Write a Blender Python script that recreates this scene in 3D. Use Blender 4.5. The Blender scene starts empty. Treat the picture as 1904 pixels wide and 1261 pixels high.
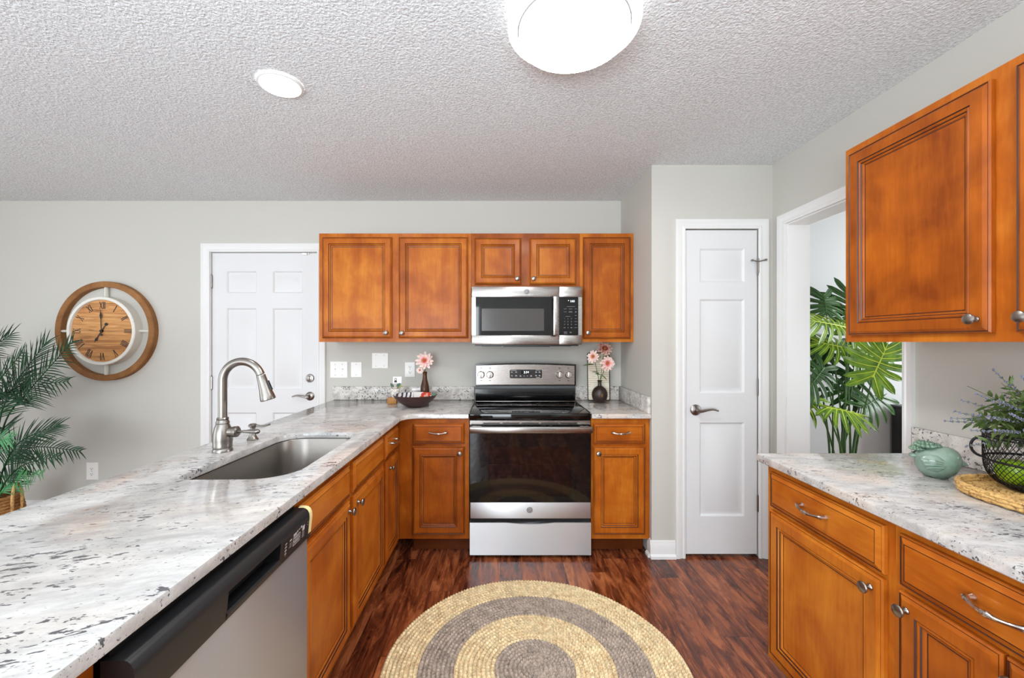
import bpy, bmesh, math, random
from mathutils import Vector, Matrix, Euler
S = bpy.context.scene
COL = S.collection
random.seed(11)
PI = math.pi

# ------------------------------------------------------------------ camera
# metres; the camera stands at x = 0, y = 0 and looks along +y
F = 770.0                      # focal length in pixels of the 1904 px wide frame
CAM_Z = 1.34
cam_data = bpy.data.cameras.new('camera')
cam = bpy.data.objects.new('camera', cam_data)
COL.objects.link(cam)
cam.location = (0, 0, CAM_Z)
cam.rotation_euler = (PI / 2, 0, 0)
cam_data.sensor_width = 36
cam_data.lens = 36 * F / 1904
cam_data.shift_x = (952 - 930) / 1904
cam_data.shift_y = (636 - 630.5) / 1904
cam_data.clip_start = 0.02
S.camera = cam

# ------------------------------------------------------------------ light and exposure
S.view_settings.view_transform = 'Standard'
S.view_settings.look = 'None'
S.view_settings.gamma = 1
S.view_settings.exposure = 0.13
S.view_settings.use_curve_mapping = False
try:
    S.cycles.use_denoising = True
    S.cycles.max_bounces = 8
    S.cycles.diffuse_bounces = 5
    S.cycles.glossy_bounces = 4
    S.cycles.transparent_max_bounces = 12
    S.cycles.sample_clamp_indirect = 6
    S.cycles.caustics_reflective = False
    S.cycles.caustics_refractive = False
except Exception:
    pass
W = bpy.data.worlds.new('daylight')
S.world = W
W.use_nodes = True
W.node_tree.nodes['Background'].inputs[0].default_value = (0.86, 0.93, 1.0, 1)
W.node_tree.nodes['Background'].inputs[1].default_value = 1.2


def area_light(name, loc, rot, sx, sy, watts, col=(1, 0.985, 0.96)):
    d = bpy.data.lights.new(name, 'AREA')
    d.shape = 'RECTANGLE'
    d.size, d.size_y, d.energy, d.color = sx, sy, watts, col
    o = bpy.data.objects.new(name, d)
    COL.objects.link(o)
    o.location, o.rotation_euler = loc, rot
    return o


# daylight coming in through the windows of the room (behind and left of the camera)
COOL = (0.86, 0.94, 1.0)
area_light('daylight_rear_window', (-1.3, -2.97, 1.07), (PI / 2, 0, 0), 1.7, 2.0, 118, COOL)
area_light('daylight_rear_window_two', (-3.4, -2.97, 1.07), (PI / 2, 0, 0), 1.7, 2.0, 48, COOL)
area_light('daylight_glass_door', (-4.57, 0.55, 1.1), (PI / 2, 0, -PI / 2), 2.3, 2.0, 26, COOL)
area_light('hall_fill_light', (4.17, 2.0, 1.5), (PI / 2, 0, PI / 2), 1.3, 1.3, 44, (0.93, 0.97, 1))  # unseen window and lamp added to light the room beyond the doorway
# added unseen area lamp behind the camera, aimed up to brighten the ceiling
area_light('ceiling_fill_light', (-0.2, -0.95, 1.30), (PI, 0, 0), 2.8, 1.6, 150, (0.78, 0.90, 1))

# ------------------------------------------------------------------ materials


def lin(v):
    v /= 255.0
    return v / 12.92 if v <= 0.04045 else ((v + 0.055) / 1.055) ** 2.4


def c(r, g, b):
    return (lin(r), lin(g), lin(b), 1.0)


class NT:
    """a material's node tree with short calls"""

    def __init__(self, name, color=(0.8, 0.8, 0.8, 1), rough=0.5, metal=0.0, **kw):
        self.m = bpy.data.materials.new(name)
        self.m.use_nodes = True
        self.t = self.m.node_tree
        self.p = self.t.nodes['Principled BSDF']
        self.set(self.p, 'Base Color', color)
        self.set(self.p, 'Roughness', rough)
        self.set(self.p, 'Metallic', metal)
        for k, v in kw.items():
            self.set(self.p, k.replace('_', ' '), v)

    def set(self, n, k, v):
        if isinstance(v, bpy.types.NodeSocket):
            self.t.links.new(v, n.inputs[k])
        else:
            n.inputs[k].default_value = v

    def node(self, typ, outs=0, props=None, **kw):
        n = self.t.nodes.new(typ)
        for k, v in (props or {}).items():
            setattr(n, k, v)
        for k, v in kw.items():
            kk = int(k[1:]) if k[0] == 'i' and k[1:].isdigit() else k.replace('_', ' ')
            self.set(n, kk, v)
        return n.outputs[outs]

    def coord(self):
        return self.node('ShaderNodeTexCoord', 3)

    def shifted(self, amount=7.0):
        """object coordinates moved by a random amount for each object"""
        r = self.node('ShaderNodeObjectInfo', 5)
        s = self.math('MULTIPLY', r, amount)
        return self.node('ShaderNodeVectorMath', 0, {'operation': 'ADD'}, i0=self.coord(), i1=self.comb(s, s, s))

    def comb(self, x, y, z):
        return self.node('ShaderNodeCombineXYZ', 0, i0=x, i1=y, i2=z)

    def sep(self, v):
        n = self.t.nodes.new('ShaderNodeSeparateXYZ')
        self.t.links.new(v, n.inputs[0])
        return n.outputs

    def map(self, v, scale=(1, 1, 1), rot=(0, 0, 0), loc=(0, 0, 0)):
        return self.node('ShaderNodeMapping', 0, Vector=v, Scale=scale, Rotation=rot, Location=loc)

    def noise(self, v, scale=5, detail=3, rough=0.5, dist=0.0):
        return self.node('ShaderNodeTexNoise', 0, Vector=v, Scale=scale, Detail=detail, Roughness=rough, Distortion=dist)

    def math(self, op, a, b=0.0, clamp=False):
        return self.node('ShaderNodeMath', 0, {'operation': op, 'use_clamp': clamp}, i0=a, i1=b)

    def ramp(self, f, stops, interp='LINEAR'):
        n = self.t.nodes.new('ShaderNodeValToRGB')
        n.color_ramp.interpolation = interp
        e = n.color_ramp.elements
        while len(e) < len(stops):
            e.new(0.5)
        for k, (pos, col) in enumerate(stops):
            e[k].position = pos
            e[k].color = col if len(col) == 4 else (*col, 1)
        self.t.links.new(f, n.inputs[0])
        return n.outputs[0]

    def step(self, f, a, b):
        return self.node('ShaderNodeMapRange', 0, Value=f, From_Min=a, From_Max=b)

    def mix(self, f, a, b, mode='MIX'):
        n = self.t.nodes.new('ShaderNodeMix')
        n.data_type = 'RGBA'
        n.blend_type = mode
        for k, v in ((0, f), (6, a), (7, b)):
            if isinstance(v, bpy.types.NodeSocket):
                self.t.links.new(v, n.inputs[k])
            else:
                n.inputs[k].default_value = v
        return n.outputs[2]

    def bump(self, h, strength=0.3, dist=0.002):
        b = self.node('ShaderNodeBump', 0, Strength=strength, Distance=dist, Height=h)
        self.t.links.new(b, self.p.inputs['Normal'])

    def base(self, col):
        self.t.links.new(col, self.p.inputs['Base Color'])


M = {}


def simple(key, name, col, rough=0.5, metal=0.0, **kw):
    n = NT(name, col, rough, metal, **kw)
    M[key] = n.m
    return n


def wall_mat(key, name, col):
    n = NT(name, col, 0.62)
    v = n.coord()
    n.bump(n.noise(v, 190, 3, 0.6), 0.12, 0.002)
    M[key] = n.m


wall_mat('wall', 'warm grey wall paint', c(198, 196, 188))
wall_mat('hall_wall', 'pale grey wall paint', c(214, 215, 215))
simple('trim', 'white trim paint', c(228, 228, 226), 0.32)
simple('door_white', 'white door paint', c(222, 223, 223), 0.36)
simple('door_edge', 'plain mid grey', c(120, 118, 115), 0.6)  # even grey, used on the thin rim inside the ceiling light
simple('plate', 'white plastic', c(240, 239, 235), 0.3)
simple('slot', 'dark slot', c(40, 36, 34), 0.5)
simple('black', 'black plastic', c(16, 16, 17), 0.35)
simple('dark_gap', 'dark recess', c(12, 10, 9), 0.8)

n = NT('popcorn ceiling', c(232, 230, 226), 0.85)
v = n.coord()
g1 = n.noise(v, 95, 4, 0.62)
g2 = n.node('ShaderNodeTexVoronoi', 0, Vector=v, Scale=120)
h = n.math('ADD', n.step(g1, 0.36, 0.66), n.math('MULTIPLY', g2, -0.5))
n.bump(h, 0.8, 0.006)
n.base(n.mix(n.step(g1, 0.33, 0.58), c(216, 218, 219), c(246, 249, 250)))
M['ceiling'] = n.m


def wood(key, name, light, dark, mid, scale=(9, 9, 1.0), rough=0.36, coat=0.06, spread=0.14):
    n = NT(name, mid, rough)
    v = n.shifted()
    fine = n.noise(n.map(v, tuple(s * 6 for s in scale)), 1.6, 5, 0.6, 0.3)
    flow = n.noise(n.map(v, scale), 0.75, 4, 0.55, 1.1)
    blot = n.noise(v, 5.5, 3, 0.55, 0.4)
    f = n.math('ADD', n.math('MULTIPLY', fine, 0.18), n.math('MULTIPLY', flow, 0.36))
    f = n.math('ADD', f, n.math('MULTIPLY', blot, 0.46))
    r = n.node('ShaderNodeObjectInfo', 5)
    f = n.math('ADD', f, n.math('MULTIPLY', n.math('SUBTRACT', r, 0.5), spread))
    n.base(n.ramp(f, [(0.31, dark), (0.50, mid), (0.69, light)]))
    n.set(n.p, 'Coat Weight', coat)
    n.set(n.p, 'Specular IOR Level', 0.18)
    n.set(n.p, 'Coat Roughness', 0.12)
    n.bump(fine, 0.04, 0.001)
    M[key] = n.m


wood('maple', 'honey stained maple, upright grain', c(203, 123, 38), c(126, 58, 14), c(170, 88, 22))
wood('maple_flat', 'honey stained maple, level grain', c(203, 123, 38), c(126, 58, 14), c(170, 88, 22), (1.0, 9, 9))
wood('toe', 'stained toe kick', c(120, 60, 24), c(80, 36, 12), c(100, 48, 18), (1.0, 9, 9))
simple('glaze', 'dark glaze in the door grooves', c(58, 24, 8), 0.4)
wood('clock_wood', 'light oak dial', c(205, 150, 92), c(150, 96, 48), c(184, 126, 72), (1.2, 9, 10), 0.55, 0.0)
wood('clock_ring', 'weathered brown wood', c(165, 118, 72), c(100, 66, 36), c(138, 94, 56), (5, 5, 5), 0.6, 0.0)
wood('walnut', 'dark turned wood', c(112, 66, 36), c(50, 28, 16), c(78, 44, 24), (8, 8, 1.2), 0.3, 0.3)
wood('acacia', 'light acacia wood', c(216, 168, 100), c(160, 104, 50), c(196, 142, 80), (9, 9, 1.2), 0.45, 0.1)


def granite(key, name, rot, warm=0.35, fine=1.5):
    n = NT(name, (0.8, 0.8, 0.8, 1), 0.12)
    v = n.map(n.coord(), (fine, fine, fine), (0, 0, rot))
    warp = n.noise(v, 5, 2, 0.5)
    v2 = n.node('ShaderNodeVectorMath', 0, {'operation': 'ADD'}, i0=v, i1=n.comb(n.math('MULTIPLY', warp, 0.03), n.math('MULTIPLY', warp, 0.04), 0.0))
    cloud = n.noise(n.map(v2, (5.5, 14, 14)), 1.0, 6, 0.66, 0.25)
    blot = n.noise(n.map(v2, (2, 4, 4)), 1.3, 3, 0.5)
    col = n.mix(n.step(cloud, 0.36, 0.64), c(172, 170, 168), c(210, 208, 205))
    col = n.mix(n.math('MULTIPLY', n.step(blot, 0.46, 0.68), warm), col, c(222, 200, 180))
    mott = n.noise(n.map(v2, (26, 60, 60)), 1.2, 4, 0.65)
    col = n.mix(n.math('MULTIPLY', n.step(mott, 0.52, 0.70), 0.5), col, c(172, 166, 161))
    area = n.noise(n.map(v2, (2.6, 5.5, 5.5), loc=(3, 1, 2)), 1.5, 3, 0.5)
    thr = n.math('ADD', n.noise(n.map(v2, (24, 70, 60)), 1.0, 3, 0.62, 0.3), n.math('MULTIPLY', area, 0.50))
    dark = n.step(thr, 0.885, 0.915)
    col = n.mix(n.math('MULTIPLY', dark, 0.88), col, c(62, 60, 66))
    speck = n.noise(n.map(v2, (60, 150, 150), loc=(5, 0, 1)), 1.0, 2, 0.5)
    thr2 = n.math('ADD', speck, n.math('MULTIPLY', n.noise(n.map(v2, (4, 9, 9)), 1.2, 2, 0.5), 0.36))
    col = n.mix(n.math('MULTIPLY', n.step(thr2, 0.86, 0.90), 0.8), col, c(88, 80, 78))
    n.base(col)
    n.set(n.p, 'Coat Weight', 0.1)
    n.set(n.p, 'Coat Roughness', 0.05)
    n.set(n.p, 'Specular IOR Level', 0.4)
    M[key] = n.m


granite('granite_bar', 'white granite, grey streaks', math.radians(-18), 0.25, 1.35)
granite('granite_side', 'white granite, warm streaks', math.radians(8), 0.6, 2.1)

# backsplash strips are cut across the streaks: rounder flecks
n = NT('white granite, flecked', (0.8, 0.8, 0.8, 1), 0.14)
v = n.coord()
cl = n.noise(v, 22, 5, 0.65, 0.5)
col = n.mix(n.step(cl, 0.36, 0.62), c(182, 177, 171), c(222, 218, 212))
ar = n.noise(v, 7, 2, 0.5)
th = n.math('ADD', n.noise(v, 85, 3, 0.6), n.math('MULTIPLY', ar, 0.42))
col = n.mix(n.math('MULTIPLY', n.step(th, 0.81, 0.85), 0.85), col, c(66, 62, 64))
n.base(col)
M['granite_splash'] = n.m

# floor: wide dark hickory boards running away from the camera
n = NT('dark hickory laminate boards', (0.1, 0.05, 0.03, 1), 0.3)
v = n.coord()
x, y, z = n.sep(v)
bw = 0.127
ix = n.math('FLOOR', n.math('DIVIDE', x, bw))
rnd = n.node('ShaderNodeTexWhiteNoise', 0, {'noise_dimensions': '1D'}, W=ix)
yy = n.math('ADD', n.math('DIVIDE', y, 1.22), n.math('MULTIPLY', rnd, 5.3))
iy = n.math('FLOOR', yy)
rb = n.node('ShaderNodeTexWhiteNoise', 0, {'noise_dimensions': '2D'}, Vector=n.comb(ix, iy, 0.0))
off = n.math('MULTIPLY', rb, 37.0)
gv = n.comb(n.math('ADD', x, off), n.math('ADD', y, off), off)
gr = n.noise(n.map(gv, (17, 3.0, 1)), 1.0, 6, 0.66, 1.6)
fi = n.noise(n.map(gv, (70, 6, 1)), 1.0, 4, 0.6, 0.6)
bl = n.noise(n.map(gv, (7, 2.2, 1)), 1.1, 3, 0.5, 0.8)
f = n.math('ADD', n.math('MULTIPLY', gr, 0.5), n.math('MULTIPLY', fi, 0.22))
f = n.math('ADD', f, n.math('MULTIPLY', bl, 0.28))
f = n.math('ADD', f, n.math('MULTIPLY', n.math('SUBTRACT', rb, 0.5), 0.10))
col = n.ramp(f, [(0.38, c(44, 18, 11)), (0.47, c(98, 46, 26)), (0.55, c(146, 78, 44)), (0.66, c(190, 116, 70))])
fx = n.math('FRACT', n.math('DIVIDE', x, bw))
fy = n.math('FRACT', yy)
ex = n.math('MINIMUM', fx, n.math('SUBTRACT', 1.0, fx))
ey = n.math('MINIMUM', fy, n.math('SUBTRACT', 1.0, fy))
seam = n.math('MAXIMUM', n.math('LESS_THAN', ex, 0.010), n.math('LESS_THAN', ey, 0.0012))
col = n.mix(n.math('MULTIPLY', seam, 0.75), col, c(30, 13, 8))
n.base(col)
n.bump(n.math('SUBTRACT', f, n.math('MULTIPLY', seam, 0.5)), 0.12, 0.003)
n.set(n.p, 'Roughness', n.step(gr, 0.2, 1.4))
n.set(n.p, 'Roughness', 0.3)
M['floor'] = n.m


def steel(key, name, col, rough, stretch, contrast=0.10, metal=1.0, aniso=0.0):
    n = NT(name, col, rough, metal)
    v = n.coord()
    br = n.noise(n.map(v, stretch), 1.0, 3, 0.6)
    n.set(n.p, 'Roughness', n.node('ShaderNodeMapRange', 0, Value=br, To_Min=rough - contrast / 2, To_Max=rough + contrast))
    n.bump(br, 0.008, 0.0005)
    if aniso:
        n.set(n.p, 'Anisotropic', aniso)
        n.set(n.p, 'Anisotropic Rotation', 0.25)
        n.set(n.p, 'Tangent', n.node('ShaderNodeTangent', 0, {'direction_type': 'RADIAL', 'axis': 'Z'}))
    M[key] = n.m


steel('steel', 'brushed stainless steel', (0.34, 0.315, 0.295, 1), 0.24, (6, 6, 420))
steel('steel_up', 'brushed stainless steel, upright grain', (0.66, 0.67, 0.69, 1), 0.42, (420, 420, 5), 0.10, 0.9, 0.8)
steel('sink_steel', 'satin stainless steel', (0.31, 0.285, 0.262, 1), 0.34, (300, 10, 300))
simple('nickel', 'brushed nickel', (0.30, 0.275, 0.25, 1), 0.30, 1.0)
simple('bright_nickel', 'polished nickel', (0.66, 0.63, 0.60, 1), 0.16, 1.0)
simple('black_glass', 'black glass', c(8, 8, 9), 0.04)
simple('black_enamel', 'black enamel', c(13, 13, 14), 0.14)
simple('burner', 'grey burner ring print', c(62, 60, 60), 0.2)
simple('graphite', 'dark graphite plastic', c(30, 31, 33), 0.36)
simple('panel_grey', 'charcoal touch panel', c(44, 42, 42), 0.22)
simple('mesh_glass', 'grey perforated screen glass', c(70, 66, 64), 0.16)
simple('print', 'pale grey print', c(205, 205, 205), 0.5)
simple('print_dim', 'dim grey print', c(120, 122, 130), 0.5)
simple('emblem', 'grey emblem', c(82, 80, 80), 0.3, 0.7)
simple('oven_in', 'brown oven enamel', c(58, 38, 38), 0.4)
simple('tape', 'cream masking tape', c(236, 222, 164), 0.6)
simple('cream_rim', 'distressed white paint', c(228, 226, 216), 0.5)
simple('iron', 'black iron', c(24, 22, 22), 0.42, 0.3)
simple('numeral', 'dark brown paint', c(44, 34, 28), 0.5)


def emit(key, name, col, strength):
    n = NT(name, col, 0.5)
    n.set(n.p, 'Emission Color', col)
    n.set(n.p, 'Emission Strength', strength)
    M[key] = n.m


emit('lamp', 'lit diffuser', (1, 0.98, 0.955, 1), 42.0)
emit('lamp_ring', 'lit acrylic ring', (1, 0.99, 0.975, 1), 0.9)
emit('digits', 'lit white digits', (0.85, 0.95, 1, 1), 1.6)

# oven window: dark glass that lets the racks behind it show faintly
n = NT('smoked oven glass', c(10, 9, 9), 0.05)
tr = n.node('ShaderNodeBsdfTransparent', 0, Color=(0.55, 0.42, 0.42, 1))
fr = n.node('ShaderNodeFresnel', 0, IOR=1.55)
gl = n.node('ShaderNodeBsdfGlossy', 0, Roughness=0.04)
mx = n.node('ShaderNodeMixShader', 0, i0=fr, i1=tr, i2=gl)
n.t.links.new(mx, n.t.nodes['Material Output'].inputs['Surface'])
M['oven_glass'] = n.m


def leafy(key, name, dark, light, rough=0.35, scale=14, spec=0.5):
    n = NT(name, light, rough)
    v = n.shifted()
    n.base(n.mix(n.step(n.noise(v, scale, 3, 0.6), 0.35, 0.65), dark, light))
    n.set(n.p, 'Specular IOR Level', spec)
    M[key] = n.m


leafy('palm', 'dark palm green', c(10, 40, 18), c(26, 68, 34), 0.55, 14, 0.25)
leafy('palm_light', 'fresh palm green', c(42, 104, 58), c(66, 140, 78), 0.45)
leafy('philo', 'mid leaf green', c(66, 108, 16), c(124, 164, 36), 0.3)
leafy('philo_dark', 'deep leaf green', c(32, 68, 24), c(60, 104, 36), 0.3)
simple('vein', 'yellow green vein', c(196, 214, 74), 0.4)
leafy('stem', 'green stem', c(38, 78, 26), c(74, 112, 44), 0.4)
leafy('herb', 'olive green leaf', c(54, 76, 30), c(108, 128, 70), 0.5, 30)
leafy('lavender', 'lavender blue', c(96, 98, 122), c(136, 138, 164), 0.7, 60)
leafy('apple', 'green apple skin', c(120, 158, 20), c(166, 196, 44), 0.25, 9)
leafy('celadon', 'celadon glaze', c(112, 138, 120), c(148, 168, 152), 0.08, 12)
leafy('succulent', 'grey green glaze', c(92, 118, 98), c(128, 154, 132), 0.3, 20)
simple('stalk', 'brown stalk', c(72, 52, 34), 0.6)
leafy('eucalyptus', 'blue green leaf', c(40, 74, 56), c(72, 108, 84), 0.5, 20)
simple('pot_white', 'white ceramic', c(236, 232, 226), 0.35)
simple('rose_white', 'ivory petal', c(242, 234, 224), 0.6)
simple('yellow', 'yellow green bud', c(176, 176, 60), 0.6)
simple('card', 'white card', c(240, 240, 242), 0.5)
simple('bowl_out', 'dark brown lacquer', c(62, 34, 30), 0.35)
leafy('gold_leaf', 'worn bronze glaze', c(36, 28, 24), c(62, 46, 36), 0.38, 16)
simple('pistil', 'golden brown flower centre', c(176, 116, 34), 0.7)

# petals carry their own pink-to-white colour along the petal
n = NT('pink and white petals', (0.9, 0.8, 0.8, 1), 0.6)
n.base(n.node('ShaderNodeAttribute', 0, {'attribute_name': 'tint'}))
M['petal'] = n.m


def woven(key, name, dark, light, scale=160, strands=False):
    n = NT(name, light, 0.8)
    v = n.coord()
    a = n.noise(v, scale, 3, 0.6)
    b = n.noise(v, scale * 0.15, 2, 0.5)
    f = n.math('ADD', n.math('MULTIPLY', a, 0.7), n.math('MULTIPLY', b, 0.3))
    col = n.ramp(f, [(0.32, dark), (0.52, light), (0.75, tuple(min(1, q * 1.2) for q in light[:3]))])
    if strands:
        col = n.mix(1.0, col, n.node('ShaderNodeAttribute', 0, {'attribute_name': 'tint'}), 'MULTIPLY')
    n.base(col)
    n.bump(a, 0.35, 0.002)
    M[key] = n.m


woven('jute', 'natural jute braid', c(196, 152, 98), c(250, 228, 184), 160, True)
woven('jute_grey', 'grey jute braid', c(112, 98, 88), c(190, 174, 160), 160, True)
woven('seagrass', 'woven seagrass', c(112, 70, 30), c(214, 172, 106), 120)
woven('wicker', 'woven hyacinth', c(96, 62, 32), c(170, 122, 70), 110)

# clock dial: level boards
n = NT('planked oak dial', c(196, 140, 84), 0.55)
v = n.coord()
x, y, z = n.sep(v)
iz = n.math('FLOOR', n.math('DIVIDE', z, 0.105))
rb = n.node('ShaderNodeTexWhiteNoise', 0, {'noise_dimensions': '1D'}, W=iz)
gv = n.comb(n.math('ADD', x, n.math('MULTIPLY', rb, 9)), y, z)
gr = n.noise(n.map(gv, (4, 4, 46)), 1.0, 5, 0.6, 0.8)
f = n.math('ADD', gr, n.math('MULTIPLY', n.math('SUBTRACT', rb, 0.5), 0.12))
col = n.ramp(f, [(0.30, c(150, 92, 40)), (0.5, c(198, 138, 76)), (0.72, c(220, 166, 104))])
fz = n.math('FRACT', n.math('DIVIDE', z, 0.105))
col = n.mix(n.math('MULTIPLY', n.math('LESS_THAN', fz, 0.022), 0.8), col, c(70, 42, 22))
n.base(col)
M['dial'] = n.m

# bowl inside: painted with dark bands on one half and a coral flower on the other
n = NT('painted bowl inside', c(236, 232, 226), 0.2)
v = n.coord()
x, y, z = n.sep(v)
bands = n.math('GREATER_THAN', n.math('SINE', n.math('ADD', n.math('MULTIPLY', x, 240), n.math('MULTIPLY', n.noise(v, 12, 2, 0.5), 5))), 0.25)
half = n.math('LESS_THAN', n.math('ADD', x, n.math('MULTIPLY', y, 0.25)), -0.005)
col = n.mix(n.math('MULTIPLY', bands, half), c(236, 234, 230), c(58, 66, 84))
dx = n.math('SUBTRACT', x, 0.052)
dy = n.math('MULTIPLY', n.math('SUBTRACT', y, 0.105), 0.8)
rr = n.math('SQRT', n.math('ADD', n.math('MULTIPLY', dx, dx), n.math('MULTIPLY', dy, dy)))
rr = n.math('ADD', rr, n.math('MULTIPLY', n.noise(v, 45, 2, 0.6), 0.05))
col = n.mix(n.math('LESS_THAN', rr, 0.066), col, c(206, 74, 58))
col = n.mix(n.math('LESS_THAN', rr, 0.045), col, c(232, 178, 160))
leafm = n.math('GREATER_THAN', n.math('ADD', x, n.math('MULTIPLY', n.noise(v, 30, 2, 0.5), 0.05)), 0.118)
col = n.mix(leafm, col, c(96, 140, 120))
n.base(col)
M['bowl_in'] = n.m

# cream board with thin printed lines
n = NT('lined cream board', c(236, 226, 204), 0.5)
v = n.coord()
x, y, z = n.sep(v)
l = n.math('GREATER_THAN', n.math('SINE', n.math('MULTIPLY', z, 420)), 0.55)
msk = n.math('GREATER_THAN', n.noise(n.map(v, (6, 6, 14)), 1.0, 2, 0.5), 0.47)
n.base(n.mix(n.math('MULTIPLY', n.math('MULTIPLY', l, msk), 0.6), c(236, 227, 208), c(186, 162, 120)))
M['board'] = n.m

# ------------------------------------------------------------------ mesh helpers


def catmull(pts, n):
    """smooth curve through pts, n points per span"""
    p = [Vector(q) for q in pts]
    p = [p[0] * 2 - p[1]] + p + [p[-1] * 2 - p[-2]]
    out = []
    for i in range(1, len(p) - 2):
        for k in range(n):
            t = k / n
            a, b, d, e = p[i - 1], p[i], p[i + 1], p[i + 2]
            out.append(0.5 * ((2 * b) + (d - a) * t + (2 * a - 5 * b + 4 * d - e) * t * t + (3 * b - a - 3 * d + e) * t ** 3))
    out.append(p[-2])
    return out


class MB:
    """collects shapes into one mesh"""

    def __init__(self):
        self.v, self.f, self.mi, self.tint = [], [], [], None

    def add(self, vs, fs, mi=0, mat=None):
        o = len(self.v)
        self.v += [tuple(mat @ Vector(q)) for q in vs] if mat is not None else [tuple(q) for q in vs]
        self.f += [tuple(i + o for i in f) for f in fs]
        self.mi += [mi] * len(fs)
        return self

    def box(self, x0, x1, y0, y1, z0, z1, mi=0, bev=0.0, mat=None):
        if bev <= 0:
            vs = [(x, y, z) for x in (x0, x1) for y in (y0, y1) for z in (z0, z1)]
            fs = [(0, 1, 3, 2), (4, 6, 7, 5), (0, 4, 5, 1), (2, 3, 7, 6), (0, 2, 6, 4), (1, 5, 7, 3)]
            return self.add(vs, fs, mi, mat)
        bm = bmesh.new()
        bmesh.ops.create_cube(bm, size=1)
        for q in bm.verts:
            q.co = ((x0 + x1) / 2 + q.co.x * (x1 - x0), (y0 + y1) / 2 + q.co.y * (y1 - y0), (z0 + z1) / 2 + q.co.z * (z1 - z0))
        bmesh.ops.bevel(bm, geom=bm.edges[:], offset=bev, segments=2, affect='EDGES', profile=0.5)
        bm.verts.index_update()
        self.add([q.co[:] for q in bm.verts], [tuple(q.index for q in f.verts) for f in bm.faces], mi, mat)
        bm.free()
        return self

    def tube(self, pts, r, n=8, mi=0, caps=True, flat=1.0, mat=None):
        """round bar along pts; r a number or one radius per point"""
        p = [Vector(q) for q in pts]
        rs = r if isinstance(r, (list, tuple)) else [r] * len(p)
        t0 = (p[1] - p[0]).normalized()
        up = Vector((0, 0, 1)) if abs(t0.z) < 0.9 else Vector((0, 1, 0))
        a = (up - t0 * up.dot(t0)).normalized()
        vs, fs = [], []
        for i, q in enumerate(p):
            t = (p[min(i + 1, len(p) - 1)] - p[max(i - 1, 0)])
            if t.length > 1e-9:
                t.normalize()
                a = a - t * a.dot(t)
                if a.length < 1e-6:
                    a = t.orthogonal()
                a.normalize()
            b = t.cross(a)
            for k in range(n):
                w = 2 * PI * k / n
                vs.append(q + (a * math.cos(w) * flat + b * math.sin(w)) * rs[i])
        for i in range(len(p) - 1):
            for k in range(n):
                k2 = (k + 1) % n
                fs.append((i * n + k, i * n + k2, (i + 1) * n + k2, (i + 1) * n + k))
        if caps:
            fs.append(tuple(range(n - 1, -1, -1)))
            fs.append(tuple((len(p) - 1) * n + k for k in range(n)))
        return self.add(vs, fs, mi, mat)

    def lathe(self, prof, n=24, mi=0, mat=None, caps=True):
        """turned shape: prof is (radius, height) from bottom to top about z"""
        vs, fs = [], []
        for r, h in prof:
            for k in range(n):
                w = 2 * PI * k / n
                vs.append((r * math.cos(w), r * math.sin(w), h))
        for i in range(len(prof) - 1):
            for k in range(n):
                k2 = (k + 1) % n
                fs.append((i * n + k, i * n + k2, (i + 1) * n + k2, (i + 1) * n + k))
        if caps:
            if prof[0][0] > 1e-6:
                fs.append(tuple(range(n - 1, -1, -1)))
            if prof[-1][0] > 1e-6:
                fs.append(tuple((len(prof) - 1) * n + k for k in range(n)))
        return self.add(vs, fs, mi, mat)

    def ball(self, cen, rad, n=14, mi=0, mat=None):
        rx, ry, rz = rad if isinstance(rad, (tuple, list)) else (rad,) * 3
        prof = [(math.sin(PI * i / n), -math.cos(PI * i / n)) for i in range(n + 1)]
        T = Matrix.Translation(cen) @ Matrix.Diagonal((rx, ry, rz, 1))
        if mat is not None:
            T = mat @ T
        return self.lathe([(max(a, 1e-5), b) for a, b in prof], n * 2, mi, T, True)

    def prism(self, poly, y0, y1, mi=0, mat=None):
        """outline in x, z pushed from y0 to y1"""
        n = len(poly)
        vs = [(x, y0, z) for x, z in poly] + [(x, y1, z) for x, z in poly]
        fs = [tuple(range(n)), tuple(range(2 * n - 1, n - 1, -1))]
        fs += [(i, i + n, (i + 1) % n + n, (i + 1) % n) for i in range(n)]
        return self.add(vs, fs, mi, mat)

    def prof_x(self, prof, x0, x1, mi=0, mat=None):
        """outline in y, z pushed along x"""
        n = len(prof)
        vs = [(x0, y, z) for y, z in prof] + [(x1, y, z) for y, z in prof]
        fs = [tuple(range(n)), tuple(range(2 * n - 1, n - 1, -1))]
        fs += [(i, i + n, (i + 1) % n + n, (i + 1) % n) for i in range(n)]
        return self.add(vs, fs, mi, mat)

    def rings(self, x0, x1, z0, z1, prof, back=0.0, close=True):
        """mitred panel facing -y: prof is (inset, height towards -y, material of the band before it)"""
        vs, fs, ms = [], [], []
        steps = [(0, back, 0)] + list(prof)
        for ins, hgt, _ in steps:
            vs += [(x0 + ins, -hgt, z0 + ins), (x1 - ins, -hgt, z0 + ins), (x1 - ins, -hgt, z1 - ins), (x0 + ins, -hgt, z1 - ins)]
        for i in range(1, len(steps)):
            for k in range(4):
                k2 = (k + 1) % 4
                fs.append(((i - 1) * 4 + k, (i - 1) * 4 + k2, i * 4 + k2, i * 4 + k))
                ms.append(steps[i][2])
        e = (len(steps) - 1) * 4
        fs.append((e, e + 1, e + 2, e + 3))
        ms.append(0)
        if close:
            fs.append((3, 2, 1, 0))
            ms.append(0)
        o = len(self.mi)
        self.add(vs, fs)
        self.mi[o:] = ms
        return self

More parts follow.
